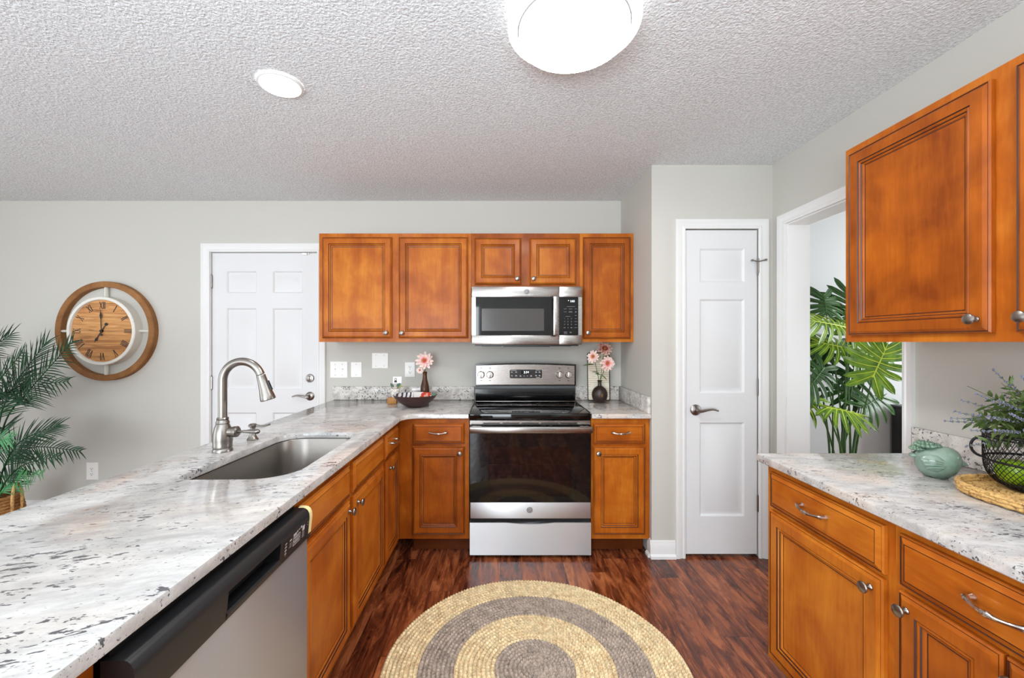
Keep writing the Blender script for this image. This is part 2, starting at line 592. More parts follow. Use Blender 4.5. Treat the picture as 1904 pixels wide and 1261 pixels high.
    def text(self, s, size, mat, mi=0, depth=0.0, align='CENTER'):
        """flat lettering; the text lies in its own x, y plane and mat places it"""
        cu = bpy.data.curves.new('lettering', 'FONT')
        cu.body, cu.size, cu.align_x, cu.align_y = s, size, align, 'CENTER'
        cu.resolution_u = 3
        cu.extrude = depth
        ob = bpy.data.objects.new('lettering', cu)
        me = bpy.data.meshes.new_from_object(ob)
        self.add([q.co[:] for q in me.vertices], [tuple(p.vertices) for p in me.polygons], mi, mat)
        bpy.data.objects.remove(ob)
        bpy.data.curves.remove(cu)
        bpy.data.meshes.remove(me)
        return self

    def build(self, name, mats, parent=None, loc=None, smooth=35, recalc=True):
        """one mesh object; the shapes were given in the parent's space"""
        me = bpy.data.meshes.new(name)
        off = Vector(loc) if loc is not None else Vector((0, 0, 0))
        me.from_pydata([tuple(Vector(q) - off) for q in self.v] if loc is not None else self.v, [], self.f)
        for m in (mats if isinstance(mats, (list, tuple)) else [mats]):
            me.materials.append(M[m])
        me.polygons.foreach_set('material_index', self.mi)
        if recalc:
            bm = bmesh.new()
            bm.from_mesh(me)
            bmesh.ops.recalc_face_normals(bm, faces=bm.faces[:])
            bm.to_mesh(me)
            bm.free()
        if smooth:
            me.polygons.foreach_set('use_smooth', [True] * len(me.polygons))
            me.set_sharp_from_angle(angle=math.radians(smooth))
        if self.tint is not None:
            at = me.color_attributes.new('tint', 'FLOAT_COLOR', 'POINT')
            at.data.foreach_set('color', [q for t in self.tint for q in t])
        me.update()
        o = bpy.data.objects.new(name, me)
        COL.objects.link(o)
        if parent is not None:
            o.parent = parent
        if loc is not None:
            o.location = off
        return o


def tag(o, label, cat, group=None, kind=None):
    o['label'] = label
    o['category'] = cat
    if group:
        o['group'] = group
    if kind:
        o['kind'] = kind
    return o


def thing(name, label, cat, loc=(0, 0, 0), rotz=0.0, group=None, kind=None):
    o = bpy.data.objects.new(name, None)
    o.empty_display_size = 0.05
    COL.objects.link(o)
    o.location = loc
    o.rotation_euler = (0, 0, rotz)
    return tag(o, label, cat, group, kind)


def copy_thing(root, loc, label=None, rotz=None):
    """a copy of a thing with its parts and sub-parts"""
    r = root.copy()
    COL.objects.link(r)
    r.location = loc
    if rotz is not None:
        r.rotation_euler = (0, 0, rotz)
    if label:
        r['label'] = label
    for ch in list(root.children):
        k = ch.copy()
        COL.objects.link(k)
        k.parent = r
        for g in list(ch.children):
            q = g.copy()
            COL.objects.link(q)
            q.parent = k
    return r


def structure(name, mb, mats, label, cat, loc=None, **kw):
    return tag(mb.build(name, mats, None, loc, **kw), label, cat, None, 'structure')


def offset_loop(loop, d):
    """moves a closed 2-D loop to its left by d"""
    n = len(loop)
    out = []
    for i in range(n):
        a, b, e = Vector(loop[i - 1]), Vector(loop[i]), Vector(loop[(i + 1) % n])
        u, w = (b - a).normalized(), (e - b).normalized()
        nu, nw = Vector((-u.y, u.x)), Vector((-w.y, w.x))
        m = (nu + nw)
        m = m / max(0.2, m.dot(nu)) if m.length > 1e-6 else nu
        m = m * (1.0 / max(0.5, m.dot(nu)))
        out.append(tuple(b + m * d))
    return out


def slab(mb, outer, holes, z0, z1, r=0.006):
    """stone slab with eased edges: outer runs counter-clockwise, holes clockwise"""
    prof = [(r, z1), (r * 0.3, z1 - r * 0.3), (0, z1 - r), (0, z0 + r * 0.5), (r * 0.5, z0)]
    bm = bmesh.new()
    top, bot = [], []
    for loop in [outer] + holes:
        prev = None
        for k, (d, z) in enumerate(prof):
            lp = offset_loop(loop, d) if d else loop
            vs = [bm.verts.new((x, y, z)) for x, y in lp]
            if prev:
                for i in range(len(vs)):
                    j = (i + 1) % len(vs)
                    bm.faces.new((prev[i], prev[j], vs[j], vs[i]))
            if k == 0:
                top += [(vs[i], vs[(i + 1) % len(vs)]) for i in range(len(vs))]
            prev = vs
        bot += [(prev[i], prev[(i + 1) % len(prev)]) for i in range(len(prev))]
    for es in (top, bot):
        ed = []
        for a, b in es:
            e = bm.edges.get((a, b)) or bm.edges.new((a, b))
            ed.append(e)
        bmesh.ops.triangle_fill(bm, use_beauty=True, edges=ed)
    bmesh.ops.recalc_face_normals(bm, faces=bm.faces[:])
    bm.verts.index_update()
    mb.add([q.co[:] for q in bm.verts], [tuple(q.index for q in f.verts) for f in bm.faces])
    bm.free()
    return mb


def arc(cx, cy, r, a0, a1, n):
    return [(cx + r * math.cos(math.radians(a0 + (a1 - a0) * k / n)), cy + r * math.sin(math.radians(a0 + (a1 - a0) * k / n))) for k in range(n + 1)]


FRONT = Matrix.Rotation(PI / 2, 4, 'X')          # a shape about z turned to stick out towards -y


def at(x, y, z, m=None):
    t = Matrix.Translation((x, y, z))
    return t @ m if m is not None else t


def px(x, y, Y):
    """the point at depth Y that shows at pixel x, y of the photograph"""
    return Vector(((x - 930) * Y / F, Y, CAM_Z - (y - 636) * Y / F))


# ------------------------------------------------------------------ the room
ZC = 2.44
YB = 3.228      # back wall
YP = 2.573      # pantry wall
XS = 0.941      # wall beside the range run
XR = 1.693      # wall with the doorway
XL, YR = -4.6, -3.0

structure('floor', MB().box(XL - 0.1, 4.3, YR - 0.1, 3.5, -0.05, 0), 'floor', 'dark reddish brown hickory board floor', 'floor')
structure('ceiling', MB().box(XL - 0.1, 4.3, YR - 0.1, 3.5, ZC, ZC + 0.05), 'ceiling', 'white textured popcorn ceiling', 'ceiling')
D1 = (-2.253, -1.432, 2.036)     # exterior door: left, right, top
w = MB()
w.box(XL - 0.1, D1[0] - 0.02, YB, YB + 0.12, 0, ZC)
w.box(D1[0] - 0.02, D1[1] + 0.02, YB, YB + 0.12, D1[2] + 0.02, ZC)
w.box(D1[1] + 0.02, 1.05, YB, YB + 0.12, 0, ZC)
structure('wall_back', w, 'wall', 'long warm grey wall behind the range and the clock', 'wall')
structure('wall_side', MB().box(XS, XS + 0.09, YP + 0.09, YB, 0, ZC), 'wall', 'short grey wall between the range run and the pantry door', 'wall')
D2 = (1.152, 1.599, 2.036)
w = MB()
w.box(XS, D2[0] - 0.012, YP, YP + 0.09, 0, ZC)
w.box(D2[0] - 0.012, D2[1] + 0.012, YP, YP + 0.09, D2[2] + 0.010, ZC)
w.box(D2[1] + 0.012, XR + 0.125, YP, YP + 0.09, 0, ZC)
structure('wall_pantry', w, 'wall', 'grey wall around the narrow pantry door', 'wall')
OY0, OY1, OZ = 1.735, 2.45, 2.039     # doorway in the right wall
w = MB()
w.box(XR, XR + 0.125, YR, OY0, 0, ZC)
w.box(XR, XR + 0.125, OY0, OY1, OZ, ZC)
w.box(XR, XR + 0.125, OY1, YP, 0, ZC)
structure('wall_right', w, 'wall', 'grey wall with the open doorway and the nearer cabinets', 'wall')
structure('wall_hall', MB().box(XR + 0.125, 4.3, 3.2, 3.3, 0, ZC), 'hall_wall', 'pale wall of the room seen through the doorway', 'wall')
structure('wall_hall_near', MB().box(XR + 0.125, 4.3, 0.7, 0.8, 0, ZC), 'hall_wall', 'near wall of the room beyond the doorway', 'wall')
w = MB()
for b in ((0.8, 1.3, 0, ZC), (2.7, 3.2, 0, ZC), (1.3, 2.7, 0, 0.8), (1.3, 2.7, 2.15, ZC)):
    w.box(4.2, 4.3, b[0], b[1], b[2], b[3])
structure('wall_hall_window', w, 'hall_wall', 'unseen wall with an added window opening in the room beyond the doorway', 'wall')
w = MB()
for b in ((YR, -0.65, 0, ZC), (1.75, 3.23, 0, ZC), (-0.65, 1.75, 2.12, ZC)):
    w.box(XL - 0.1, XL, b[0], b[1], b[2], b[3])
structure('wall_left', w, 'wall', 'far left wall with the glass door opening', 'wall')
w = MB()
for b in ((XL, -4.3, 0, ZC), (-2.5, -2.2, 0, ZC), (-0.4, XR, 0, ZC), (-4.3, -2.5, 0, 0.02), (-4.3, -2.5, 2.12, ZC), (-2.2, -0.4, 0, 0.02), (-2.2, -0.4, 2.12, ZC)):
    w.box(b[0], b[1], YR - 0.1, YR, b[2], b[3])
structure('wall_rear', w, 'wall', 'wall behind the viewer with two glass doors', 'wall')


def window_frame(name, along, a0, a1, fixed, z0, z1, bars, label):
    m = MB()
    t = 0.05

    def seg(p0, p1, q0, q1):
        if along == 'x':
            m.box(p0, p1, fixed - 0.03, fixed + 0.03, q0, q1)
        else:
            m.box(fixed - 0.03, fixed + 0.03, p0, p1, q0, q1)
    seg(a0, a0 + t, z0, z1)
    seg(a1 - t, a1, z0, z1)
    seg(a0 + t, a1 - t, z0, z0 + t)
    seg(a0 + t, a1 - t, z1 - t, z1)
    for f in bars:
        p = a0 + (a1 - a0) * f
        seg(p - 0.02, p + 0.02, z0 + t, z1 - t)
    structure(name, m, 'trim', label, 'window')


window_frame('window_1', 'x', -2.2, -0.4, YR - 0.05, 0.02, 2.12, (0.5,), 'white glass door frame behind the viewer')
window_frame('window_2', 'x', -4.3, -2.5, YR - 0.05, 0.02, 2.12, (0.5,), 'white glass door frame behind the viewer at the far end')
window_frame('window_3', 'y', -0.65, 1.75, XL - 0.05, 0.0, 2.12, (0.5,), 'white frame of the glass door to the side')
window_frame('window_4', 'y', 1.3, 2.7, 4.25, 0.8, 2.15, (0.5,), 'white frame of the added unseen window in the room beyond the doorway')


def casing(mb, x0, x1, z1, width, sgn=-1):
    """moulded casing round an opening, facing -y at y = 0: legs and head with mitres"""
    prof = [(0, 0), (0, 0.010), (0.006, 0.014), (0.014, 0.014), (0.018, 0.010), (width * 0.55, 0.013), (width * 0.72, 0.018), (width - 0.004, 0.018), (width, 0.014), (width, 0)]
    n = len(prof)
    vs = []
    for p in ('lb', 'lt', 'rt', 'rb'):
        for d, h in prof:
            x = x0 - d if p[0] == 'l' else x1 + d
            z = 0.0 if p[1] == 'b' else z1 + d
            vs.append((x, -h, z))
    fs = []
    for s in range(3):
        for i in range(n - 1):
            fs.append((s * n + i, s * n + i + 1, (s + 1) * n + i + 1, (s + 1) * n + i))
    fs.append(tuple(range(n)))
    fs.append(tuple(range(3 * n, 4 * n)))
    mb.add(vs, fs)


def jamb(mb, x0, x1, z1, depth, gap):
    t = 0.012
    mb.box(x0 - gap - t, x0 - gap, 0, depth, 0, z1 + gap + t)
    mb.box(x1 + gap, x1 + gap + t, 0, depth, 0, z1 + gap + t)
    mb.box(x0 - gap, x1 + gap, 0, depth, z1 + gap, z1 + gap + t)


# casings: exterior door, pantry door, doorway
m = MB()
casing(m, D1[0] - 0.008, D1[1] + 0.008, D1[2] + 0.006, 0.066)
jamb(m, D1[0], D1[1], D1[2], 0.11, 0.005)
o = structure('trim_1', m, 'trim', 'white moulded casing round the exterior door', 'door casing')
o.location = (0, YB, 0)
m = MB()
casing(m, D2[0] - 0.004, D2[1] + 0.004, D2[2] + 0.006, 0.060)
o = structure('trim_2', m, 'trim', 'white moulded casing round the narrow pantry door', 'door casing')
o.location = (0, YP, 0)
# doorway casing, in its own space: x along the wall towards the viewer, -y into the kitchen
m = MB()
a, b, t = 0.0, OY1 - OY0, OZ
casing(m, a, b, t, 0.062)
m2 = MB()
for q in m.v:
    m2.v.append((min(q[0], b + 0.046), q[1], q[2]))
m2.f, m2.mi = m.f, m.mi
m2.box(a, a + 0.008, 0, 0.125, 0, t)
m2.box(b - 0.008, b, 0, 0.125, 0, t)
m2.box(a + 0.008, b - 0.008, 0, 0.125, t - 0.008, t)
m2.box(a - 0.055, a, 0.125, 0.14, 0, t + 0.055)
m2.box(b, b + 0.055, 0.125, 0.14, 0, t + 0.055)
m2.box(a, b, 0.125, 0.14, t, t + 0.055)
o = structure('trim_3', m2, 'trim', 'white casing and lining of the open doorway', 'door casing')
o.location = (XR, OY1, 0)
o.rotation_euler = (0, 0, -PI / 2)

BASEP = [(0, 0), (-0.024, 0), (-0.024, 0.016), (-0.012, 0.026), (-0.012, 0.082), (-0.008, 0.090), (-0.006, 0.104), (0, 0.107)]
m = MB().prof_x(BASEP, XS - 0.012, D2[0] - 0.066)
o = structure('baseboard_pantry', m, 'trim', 'white baseboard under the wall beside the pantry door', 'baseboard')
o.location = (0, YP, 0)
m = MB().prof_x(BASEP, 0, 0.05)
o = structure('baseboard_side', m, 'trim', 'short white baseboard return beside the cabinet by the range', 'baseboard')
o.location = (XS, YP + 0.048, 0)
o.rotation_euler = (0, 0, -PI / 2)
m = MB().prof_x(BASEP, XL, D1[0] - 0.08)
o = structure('baseboard_back', m, 'trim', 'white baseboard under the clock wall', 'baseboard')
o.location = (0, YB, 0)
m = MB().prof_x(BASEP, XR + 0.125, 4.2)
o = structure('baseboard_hall', m, 'trim', 'white baseboard in the room beyond the doorway', 'baseboard')
o.location = (0, 3.2, 0)


def panelled(mb, x0, x1, z0, z1, t, panels, prof):
    """door slab facing -y with sunk and raised panels: a grid of stiles and rails with mitred panels in it"""
    xs = sorted({x0, x1} | {p[0] for p in panels} | {p[1] for p in panels})
    zs = sorted({z0, z1} | {p[2] for p in panels} | {p[3] for p in panels})
    for i in range(len(xs) - 1):
        for k in range(len(zs) - 1):
            cx, cz = (xs[i] + xs[i + 1]) / 2, (zs[k] + zs[k + 1]) / 2
            if not any(p[0] < cx < p[1] and p[2] < cz < p[3] for p in panels):
                mb.add([(xs[i], 0, zs[k]), (xs[i + 1], 0, zs[k]), (xs[i + 1], 0, zs[k + 1]), (xs[i], 0, zs[k + 1])], [(0, 1, 2, 3)])
    for p in panels:
        mb.rings(*p, prof, 0.0, close=False)
    mb.add([(x0, 0, z0), (x1, 0, z0), (x1, t, z0), (x0, t, z0), (x0, 0, z1), (x1, 0, z1), (x1, t, z1), (x0, t, z1)],
           [(0, 3, 2, 1), (4, 5, 6, 7), (0, 4, 7, 3), (1, 2, 6, 5), (2, 3, 7, 6)])
    return mb


DOORP = [(0.005, -0.003, 0), (0.011, -0.0115, 0), (0.019, -0.0115, 0), (0.047, -0.0015, 0)]


def lever(parent, x, z, dirx):
    """door lever: round rose, neck and a waved lever towards dirx, sticking out towards -y"""
    m = MB()
    m.lathe([(0.034, 0), (0.034, 0.004), (0.030, 0.008), (0.022, 0.011), (0.012, 0.014), (0.011, 0.040), (0.013, 0.046), (0.009, 0.052)], 28, 0, at(x, 0, z, FRONT))
    pts = catmull([(x, -0.046, z), (x + 0.018 * dirx, -0.050, z), (x + 0.05 * dirx, -0.052, z + 0.007), (x + 0.085 * dirx, -0.050, z + 0.010), (x + 0.118 * dirx, -0.047, z + 0.001)], 6)
    rs = [0.011 - 0.006 * i / (len(pts) - 1) for i in range(len(pts))]
    m.tube(pts, rs, 10, 0, True, 1.0)
    m.build('door_lever', 'nickel', parent)


def hinge(parent, x, z, leaf=-1):
    m = MB()
    m.box(min(x, x + 0.010 * leaf), max(x, x + 0.010 * leaf), -0.002, 0.004, z - 0.045, z + 0.045)
    m.tube([(x, -0.006, z - 0.048), (x, -0.006, z + 0.048)], 0.0065, 10)
    m.ball((x, -0.006, z + 0.050), 0.005, 6)
    m.ball((x, -0.006, z - 0.050), 0.005, 6)
    return m.build('hinge', 'nickel', parent)


# exterior six-panel door
pan = []
for xa, xb in ((-2.1426, -1.908), (-1.782, -1.5475)):
    pan += [(xa, xb, 1.7216, 1.895), (xa, xb, 0.967, 1.604), (xa, xb, 0.22, 0.787)]
door1 = structure('door_1', panelled(MB(), D1[0], D1[1], 0.012, D1[2], 0.044, pan, DOORP), 'door_white', 'white six-panel exterior door with nickel deadbolt and lever', 'door')
door1.location = (0, YB + 0.014, 0)
m = MB().lathe([(0.033, 0), (0.033, 0.006), (0.029, 0.012), (0.018, 0.014), (0.018, 0.020), (0.006, 0.022)], 28, 0, at(-1.488, 0, 1.0566, FRONT))
m.box(-1.494, -1.482, -0.034, -0.020, 1.040, 1.074, 0, 0.003)
m.build('deadbolt', 'nickel', door1)
lever(door1, -1.488, 0.916, -1)
for hz in (1.813, 1.021, 0.25):
    hinge(door1, D1[0] - 0.002, hz)
m = MB().box(-1.548, -1.508, -0.012, 0.0, 2.018, 2.036, 0, 0.002).box(-1.502, -1.494, -0.010, 0, 2.022, 2.036)
m.build('contact_sensor', 'plate', door1)

# narrow three-panel pantry door
pan = [(1.242, 1.521, 1.711, 1.923), (1.242, 1.521, 1.0225, 1.607), (1.242, 1.521, 0.2538, 0.8387)]
door2 = structure('door_2', panelled(MB(), D2[0], D2[1], 0.020, D2[2], 0.035, pan, DOORP), 'door_white', 'narrow white three-panel pantry door with nickel lever', 'door')
door2.location = (0, YP + 0.006, 0)
lever(door2, 1.2166, 0.917, 1)
for hz in (1.060, 0.337, 1.81):
    hg = hinge(door2, D2[1] + 0.003, hz, 1)
m = MB().tube([(1.550, -0.035, 1.842), (1.600, -0.018, 1.838), (1.636, -0.032, 1.846)], 0.004, 8)
m.lathe([(0.007, 0), (0.007, 0.010)], 10, 0, at(1.550, -0.028, 1.842, FRONT))
m.lathe([(0.007, 0), (0.007, 0.010)], 10, 0, at(1.636, -0.025, 1.846, FRONT))
m.tube([(1.602, -0.012, 1.768), (1.602, -0.012, 1.856)], 0.006, 8)
m.build('hinge_door_stop', 'nickel', door2)
m = MB().box(D2[0] - 0.006, D2[0] - 0.001, -0.004, 0.004, 0.885, 0.945)
m.build('strike_plate', 'nickel', door2)
# the closet behind the pantry door is dark: a back panel closes it
structure('wall_closet', MB().box(XS + 0.09, XR + 0.125, YP + 0.6, YP + 0.65, 0, ZC), 'wall', 'back of the closed pantry closet', 'wall')

# ------------------------------------------------------------------ cabinets
# every cabinet is made in its own space: front of the face frame at y = 0, facing -y, x to the right, z up
DOOR_PROF = [(0, 0.012, 0), (0.004, 0.0165, 0), (0.0066, 0.0150, 1), (0.0125, 0.019, 0), (0.0155, 0.0205, 0), (0.046, 0.0205, 0),
             (0.0490, 0.0172, 1), (0.0535, 0.0190, 0), (0.0572, 0.0165, 0), (0.0600, 0.0130, 1), (0.0645, 0.0122, 0), (0.067, 0.0085, 0), (0.0700, 0.0083, 1)]
DRAW_PROF = [(0, 0.011, 0), (0.004, 0.0145, 0), (0.0064, 0.0130, 1), (0.0125, 0.0165, 0), (0.019, 0.0200, 0), (0.0213, 0.0197, 1)]
KNOB = [(0.0085, 0), (0.0085, 0.003), (0.0055, 0.007), (0.0050, 0.014), (0.0075, 0.018), (0.0145, 0.0205), (0.0160, 0.0235), (0.0145, 0.0265), (0.0085, 0.0290), (0.001, 0.0298)]


def knob(parent, x, z, y=-0.020):
    MB().lathe(KNOB, 22, 0, at(x, y, z, FRONT)).build('knob', 'nickel', parent)


def pull(parent, x, z, half=0.052, y=-0.0195):
    """bow pull with two round feet and a bead in the middle"""
    m = MB()
    for s in (-1, 1):
        m.lathe([(0.0085, 0), (0.0085, 0.004), (0.006, 0.010), (0.0055, 0.020)], 14, 0, at(x + s * half, y, z, FRONT))
    pts = catmull([(x - half - 0.002, y - 0.016, z), (x - half + 0.010, y - 0.024, z - 0.001), (x - half * 0.4, y - 0.030, z - 0.004), (x, y - 0.031, z - 0.005),
                   (x + half * 0.4, y - 0.030, z - 0.004), (x + half - 0.010, y - 0.024, z - 0.001), (x + half + 0.002, y - 0.016, z)], 5)
    k = len(pts) - 1
    rs = [0.0072 - 0.0028 * math.sin(PI * min(1, abs(i / k - 0.5) * 2.2)) + (0.0008 if abs(i / k - 0.5) < 0.05 else 0) for i in range(k + 1)]
    m.tube(pts, rs, 10)
    m.build('pull', 'bright_nickel', parent)


def cabinet(name, label, loc, rotz, width, depth, z0, z1, fronts, cat='cabinet', group=None, body=None, hollow=False, toe=None, side=None):
    """fronts: ('door' | 'drawer' | 'false', x0, x1, z0, z1, (knob x, knob z) or None)"""
    r = thing(name, label, cat, loc, rotz, group)
    bx0, bx1 = body or (0.0, width)
    m = MB()
    if hollow:
        t = 0.016
        m.box(bx0, bx0 + t, 0.019, depth, z0, z1)
        m.box(bx1 - t, bx1, 0.019, depth, z0, z1)
        m.box(bx0 + t, bx1 - t, 0.019, depth, z0, z0 + t)
        m.box(bx0 + t, bx1 - t, depth - 0.01, depth, z0 + t, z1)
    else:
        m.box(bx0, bx1, 0.019, depth, z0, z1)
    m.build('carcass', 'maple', r)
    # face frame: stiles and rails round the openings
    fx0, fx1 = 0.0, width
    m = MB()
    op = [(f[1] + 0.012, f[2] - 0.012, f[3] + 0.012, f[4] - 0.012) for f in fronts]
    xs = sorted({fx0, fx1} | {q for p in op for q in p[:2]})
    zs = sorted({z0, z1} | {q for p in op for q in p[2:]})
    for i in range(len(xs) - 1):
        for k in range(len(zs) - 1):
            cx, cz = (xs[i] + xs[i + 1]) / 2, (zs[k] + zs[k + 1]) / 2
            if not any(p[0] < cx < p[1] and p[2] < cz < p[3] for p in op):
                m.box(xs[i], xs[i + 1], 0.0, 0.019, zs[k], zs[k + 1])
    m.build('face_frame', 'maple', r)
    for f in fronts:
        kind, x0, x1, za, zb, grip = f
        cx, cz = (x0 + x1) / 2, (za + zb) / 2
        if kind == 'door':
            d = MB().rings(x0, x1, za, zb, DOOR_PROF, 0.001).build('door', ['maple', 'glaze'], r, (cx, 0, cz), smooth=0)
            if grip:
                knob(d, grip[0] - cx, grip[1] - cz)
        else:
            d = MB().rings(x0, x1, za, zb, DRAW_PROF, 0.001).build('drawer' if kind == 'drawer' else 'drawer_front', ['maple_flat', 'glaze'], r, (cx, 0, cz), smooth=0)
            if grip:
                pull(d, grip[0] - cx, grip[1] - cz)
    if toe:
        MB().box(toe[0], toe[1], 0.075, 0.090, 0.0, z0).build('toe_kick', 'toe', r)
    return r


BZ0, BZ1 = 0.102, 0.862        # base cabinets
DZ = (0.702, 0.831)            # drawer fronts
RZ = (0.134, 0.684)            # base doors
YF = 2.605                     # face of the back run
XF = -0.634                    # face of the bar run
# back run: base cabinet in the corner, base cabinet by the wall
ox = XF
cabinet('base_cabinet', 'corner base cabinet with drawer and door between the bar and the range', (ox, YF, 0), 0, 0.439, 0.612, BZ0, BZ1,
        [('drawer', -0.548 - ox, -0.2226 - ox, *DZ, (-0.385 - ox, 0.776)), ('door', -0.549 - ox, -0.2226 - ox, *RZ, (-0.251 - ox, 0.646))],
        body=(-0.60, 0.439), toe=(0.075, 0.439))
ox = 0.571
cabinet('base_cabinet', 'narrow base cabinet with drawer and door between the range and the wall', (ox, YF, 0), 0, 0.367, 0.612, BZ0, BZ1,
        [('drawer', 0.5825 - ox, 0.908 - ox, *DZ, (0.751 - ox, 0.776)), ('door', 0.5825 - ox, 0.908 - ox, *RZ, (0.612 - ox, 0.646))],
        toe=(0.0, 0.352))
# bar run, facing +x; its x runs along world +y
oy = 2.222
cabinet('base_cabinet', 'narrowest base cabinet of the bar, by the inside corner', (XF, oy, 0), PI / 2, YF - oy - 0.001, 0.612, BZ0, BZ1,
        [('drawer', 0.022, 0.298, *DZ, (0.160, 0.770)), ('door', 0.022, 0.298, *RZ, (0.078, 0.640))], toe=(0.0, 0.38))
oy = 1.265
cabinet('sink_cabinet', 'wide two-door base cabinet under the sink', (XF, oy, 0), PI / 2, 0.957, 0.612, BZ0, BZ1,
        [('false', 0.022, 0.443, *DZ, None), ('false', 0.486, 0.934, *DZ, None), ('door', 0.022, 0.443, *RZ, (0.415, 0.652)), ('door', 0.486, 0.934, *RZ, (0.516, 0.652))],
        hollow=True, toe=(0.0, 0.957))
oy = 0.31
cabinet('base_cabinet', 'end base cabinet of the bar, on the near side of the dishwasher', (XF, oy, 0), PI / 2, 0.335, 0.612, BZ0, BZ1,
        [('drawer', 0.022, 0.313, *DZ, (0.167, 0.770)), ('door', 0.022, 0.313, *RZ, (0.285, 0.640))], toe=(0.0, 0.335))
# right run, facing -x; its x runs along world -y
XRF = 1.060
oy = 1.637
cabinet('base_cabinet', 'base cabinet with one drawer and door at the doorway end of the right counter', (XRF, oy, 0), -PI / 2, 0.528, 0.612, BZ0, BZ1,
        [('drawer', oy - 1.606, oy - 1.131, 0.704, 0.838, (oy - 1.374, 0.779)), ('door', oy - 1.606, oy - 1.131, 0.136, 0.690, (oy - 1.163, 0.652))], toe=(0.0, 0.528))
oy = 1.109
cabinet('base_cabinet', 'nearest base cabinet under the right counter, cut by the frame', (XRF, oy, 0), -PI / 2, 0.528, 0.612, BZ0, BZ1,
        [('drawer', oy - 1.087, oy - 0.631, 0.704, 0.838, (oy - 0.859, 0.779)), ('door', oy - 1.087, oy - 0.862, 0.136, 0.690, (oy - 1.060, 0.652)), ('door', oy - 0.856, oy - 0.631, 0.136, 0.690, (oy - 0.829, 0.652))],
        toe=(0.0, 0.528))
# wall cabinets
YU, UZ0, UZ1 = 2.923, 1.340, 2.106
UD = (1.366, 2.077)
ox = -1.278
cabinet('wall_cabinet', 'wide two-door wall cabinet over the bar corner, beside the exterior door', (ox, YU, 0), 0, 1.073, 0.303, UZ0, UZ1,
        [('door', -1.250 - ox, -0.7615 - ox, *UD, (-0.798 - ox, 1.404)), ('door', -0.7127 - ox, -0.226 - ox, *UD, (-0.688 - ox, 1.402))])
ox = -0.204
cabinet('wall_cabinet', 'short two-door wall cabinet above the microwave', (ox, YU, 0), 0, 0.765, 0.303, 1.722, UZ1,
        [('door', -0.1795 - ox, 0.149 - ox, 1.743, 2.071, (0.120 - ox, 1.783)), ('door', 0.207 - ox, 0.535 - ox, 1.743, 2.071, (0.234 - ox, 1.783))])
ox = 0.562
cabinet('wall_cabinet', 'narrow one-door wall cabinet in the corner beside the microwave', (ox, YU, 0), 0, 0.378, 0.303, UZ0, UZ1,
        [('door', 0.583 - ox, 0.917 - ox, 1.363, 2.077, (0.614 - ox, 1.404))])
oy = 1.663
cabinet('wall_cabinet', 'two-door wall cabinet hanging over the right counter', (1.388, oy, 0), -PI / 2, 1.063, 0.303, UZ0, UZ1,
        [('door', oy - 1.634, oy - 1.160, *UD, (oy - 1.190, 1.406)), ('door', oy - 1.104, oy - 0.630, *UD, (oy - 1.074, 1.406))])

# ------------------------------------------------------------------ stone tops
CT, CB = 0.892, 0.862
out = [(-1.295, 0.30), (-0.600, 0.30)] + arc(-0.50, 2.475, 0.10, 180, 90, 8) + [(-0.197, 2.575), (-0.197, YB - 0.001), (-1.295, YB - 0.001)]
hole = (arc(-0.945, 1.944, 0.11, 90, 180, 8) + arc(-1.020, 1.404, 0.052, 180, 270, 8) + arc(-0.830, 1.485, 0.13, 270, 360, 10) + arc(-0.765, 1.990, 0.065, 0, 90, 7))
hole_cw = list(reversed(hole))
o = slab(MB(), out, [hole_cw], CB, CT).build('countertop', 'granite_bar', None, (-0.95, 1.6, CB))
tag(o, 'L-shaped white granite countertop of the bar with the sink cut-out', 'countertop')
p = MB().box(-1.30, -0.200, YB - 0.021, YB - 0.001, CT, 0.996, 0, 0.003).build('backsplash', 'granite_splash', None)
p.parent = o
p.location = -o.location
out = [(0.571, 2.575), (0.939, 2.575), (0.939, YB - 0.001), (0.571, YB - 0.001)]
o = slab(MB(), out, [], CB, CT).build('countertop', 'granite_side', None, (0.75, 2.9, CB))
tag(o, 'small square granite countertop between the range and the wall', 'countertop')
for m in (MB().box(0.571, 0.919, YB - 0.021, YB - 0.001, CT, 0.996, 0, 0.003), MB().box(0.919, 0.939, 2.580, YB - 0.001, CT, 0.996, 0, 0.003)):
    p = m.build('backsplash', 'granite_splash', o)
    p.location = -o.location
out = [(1.030, 0.56), (1.690, 0.56), (1.690, 1.672), (1.045, 1.672), (1.034, 1.668), (1.030, 1.657)]
o = slab(MB(), out, [], CB, CT).build('countertop', 'granite_side', None, (1.36, 1.1, CB))
tag(o, 'straight granite countertop under the right wall cabinet', 'countertop')
p = MB().box(1.672, 1.692, 0.56, 1.684, CT, 0.994, 0, 0.003).build('backsplash', 'granite_splash', o)
p.location = -o.location

